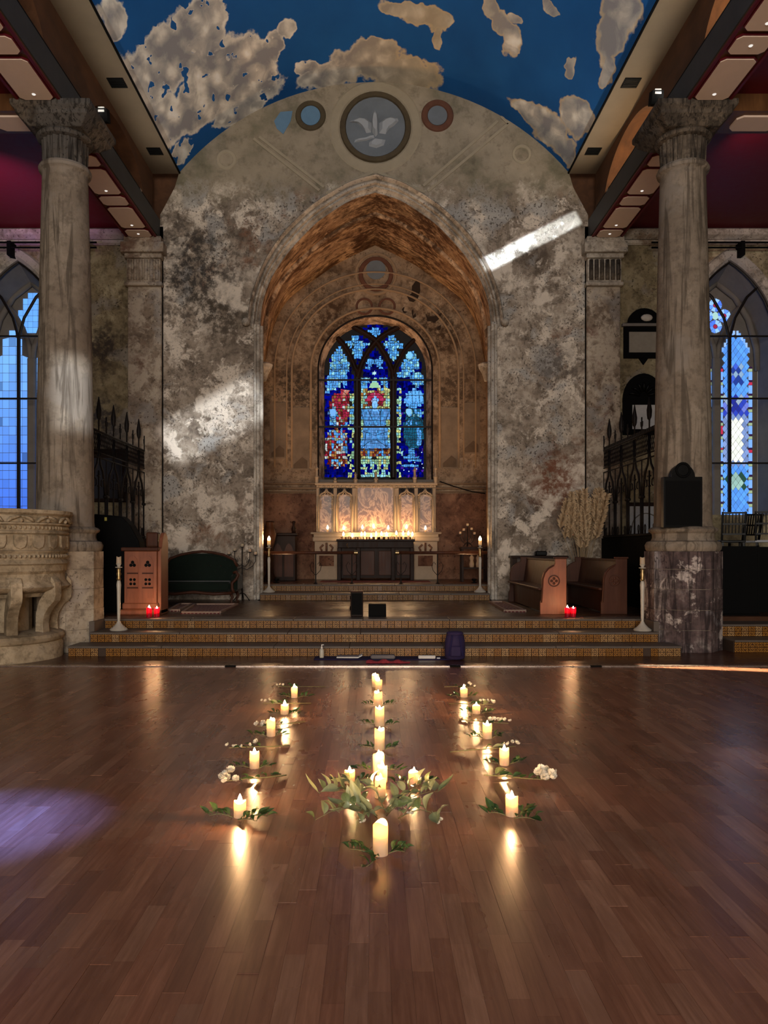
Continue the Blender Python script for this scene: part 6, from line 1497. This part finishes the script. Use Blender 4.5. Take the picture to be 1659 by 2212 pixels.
bt = empty('spray_bottle', (P(695,0,10.85).x, 10.85, .012)); tag(bt, 'small clear pump bottle standing on the left end of the navy mat', 'bottle')
m = MB(); m.lathe([(.03,0),(.033,.01),(.033,.1),(.022,.125),(.012,.13)], 16); m.build('bottle_body', plain('clear_pale_plastic', (.5,.45,.36), .2), bt, smooth=40)
m = MB(); m.lathe([(.014,.13),(.014,.15),(.006,.152),(.006,.18)], 10); m.box(-.005,.03,-.006,.006,.175,.185); m.build('pump', plain('white_pump', (.75,.72,.66), .4), bt)
nb = empty('notebook', (P(755,0,10.85).x, 10.85, .012)); tag(nb, 'white open notebook with a lifted page on the navy mat', 'notebook')
m = MB(); m.add([(-.18,-.05,.0),(.12,-.06,.0),(.18,-.05,.03),(.18,.08,.035),(.12,.09,.006),(-.18,.09,.004),(-.18,-.05,.014),(.12,-.06,.014),(.18,-.05,.044),(.18,.08,.049),(.12,.09,.02),(-.18,.09,.018)], [(6,7,10,11),(7,8,9,10),(0,5,4,1),(1,4,3,2),(0,1,7,6),(1,2,8,7),(2,3,9,8),(3,4,10,9),(4,5,11,10),(5,0,6,11)]); m.build('pages', plain('white_paper', (.62,.6,.56), .7), nb)
m = MB(); m.box(-.17,.13,-.045,.085,.019,.024); m.build('cover', plain('grey_cover', (.2,.18,.2), .6), nb)
m = MB(); m.cbox(-.17,.17,-.06,.06,0,.055,.015); tag(m.build('foam_block', plain('grey_foam', (.16,.14,.14), .8), loc=(P(827,0,10.75).x,10.74,.012)), 'grey foam block lying on the navy mat behind the red cloth', 'block')
m = MB(); rn = random.Random(8); rows = []
for j in range(9):
    rows.append([(-.27+.54*i/16, -.07+.14*j/8+.012*math.sin(i*1.7+j), .004+.05*math.sin(PI*j/8)*(.7+.3*math.sin(i*1.1))*(1-.25*abs(i-8)/8)+rn.uniform(0,.004)) for i in range(17)])
m.loft(rows); sc_ = empty('red_shawl', (P(834,0,10.35).x, 10.42, 0)); tag(sc_, 'folded red patterned shawl on the floor before the grey block', 'cloth'); 
def shawl():
    t = NT('red_patterned_shawl'); v = t.vor(60, t.obj()); return t.fin(t.mix(t.map(v,.25,.4), (.4,.035,.045), (.24,.02,.03)), .9)
M['shawl'] = shawl(); m.build('folded_cloth', M['shawl'], sc_, smooth=True)
m = MB()
for i in range(7): m.tube([(.26,-.05+i*.016,.012),(.3+rn.uniform(0,.03),-.06+i*.018,.006)], .003, 4)
m.build('fringe', M['shawl'], sc_)
m = MB(); m.cbox(-.12,.12,-.03,.03,0,.045,.008); tag(m.build('white_packet', plain('white_card', (.6,.58,.55), .6), loc=(P(922,0,10.75).x,10.75,.012)), 'small white packet on the right part of the navy mat', 'packet')
m = MB(); m.cbox(-.025,.025,-.02,.02,0,.015,.004); tag(m.build('lighter', plain('pale_plastic', (.6,.6,.62), .4), loc=(P(947,0,10.75).x,10.75,.012)), 'tiny pale lighter beside the white packet', 'lighter')
bp = empty('backpack', (P(983,0,10.7).x, 10.72, .012)); tag(bp, 'dark purple backpack standing at the right end of the mat', 'backpack')
m = MB(); m.lathe([(.12,0),(.14,.02),(.145,.12),(.138,.26),(.12,.33),(.08,.36)], 20, sy=.8); m.build('bag_body', M['bagcloth'], bp, smooth=True)
m = MB(); m.lathe([(.11,.335),(.12,.35),(.115,.37),(.09,.385),(.02,.39)], 20, sy=.8); m.build('top_flap', M['bagcloth'], bp, smooth=True)
m = MB(); m.cbox(-.08,.08,-.14,-.1,.04,.2,.02); m.build('front_pocket', M['bagcloth'], bp)
for s in (-1,1): m = MB(); m.tube([(s*.05,-.11,.34),(s*.07,-.13,.2),(s*.1,-.12,.06)], .012, 6); m.build('strap', M['navy'], bp)
# small floodlights on the beams
for s, px, py in ((-1,160,196),(1,1444,176)):
    p = P(px,py,12.8); root = empty('floodlight', (s*4.51, 12.8 if s < 0 else 12.3, 8.75)); tag(root, f'small black floodlight with a white label clamped to the {"left" if s<0 else "right"} beam', 'lamp')
    m = MB(); m.box(-.09,.09,-.08,.08,-.1,.1); m.build('housing', M['black'], root, rot=(.3,0,0)); m = MB(); m.box(-.05,.05,-.1,-.08,.02,.1); m.build('white_label', plain('white_sticker', (.7,.7,.68), .6), root)
    m = MB(); m.bar((0,0,-.1),(s*.06,0,-.16),.03); m.build('clamp', M['black'], root)

for s in (-1,1):  # housings added to carry the chancel fill spots
    root = empty('fill_lamp', (s*2.3+.03, 17.9, .75)); tag(root, 'added small black floor uplighter by the %s side wall of the sanctuary' % ('left' if s < 0 else 'right'), 'lamp')
    m = MB(); m.lathe([(.07,0),(.07,.015),(.02,.02),(.02,.05)], 14); m.build('base', M['black'], root)
    m = MB(); m.lathe([(.04,.05),(.06,.07),(.06,.1)], 14, capt=False); m.build('housing', M['black'], root)
for n_ in ('glass','flame','dl'): M[n_].cycles.emission_sampling = 'NONE'

for s in (-1,1):  # strips added only to carry the ceiling fill lights
    root = empty('fill_strip', (s*4.66, 7.0, ZT+.003)); tag(root, 'added thin black strip for the ceiling fill lying along the top of the %s beam' % ('left' if s < 0 else 'right'), 'lamp')
    m = MB(); m.box(-.035,.035,-9,9,0,.03); m.build('channel', M['black'], root)
    for q in range(7): m = MB(); m.box(-.04,.04,-8.6+q*2.8,-8.5+q*2.8,0,.035); m.build('clip', M['strip'], root)
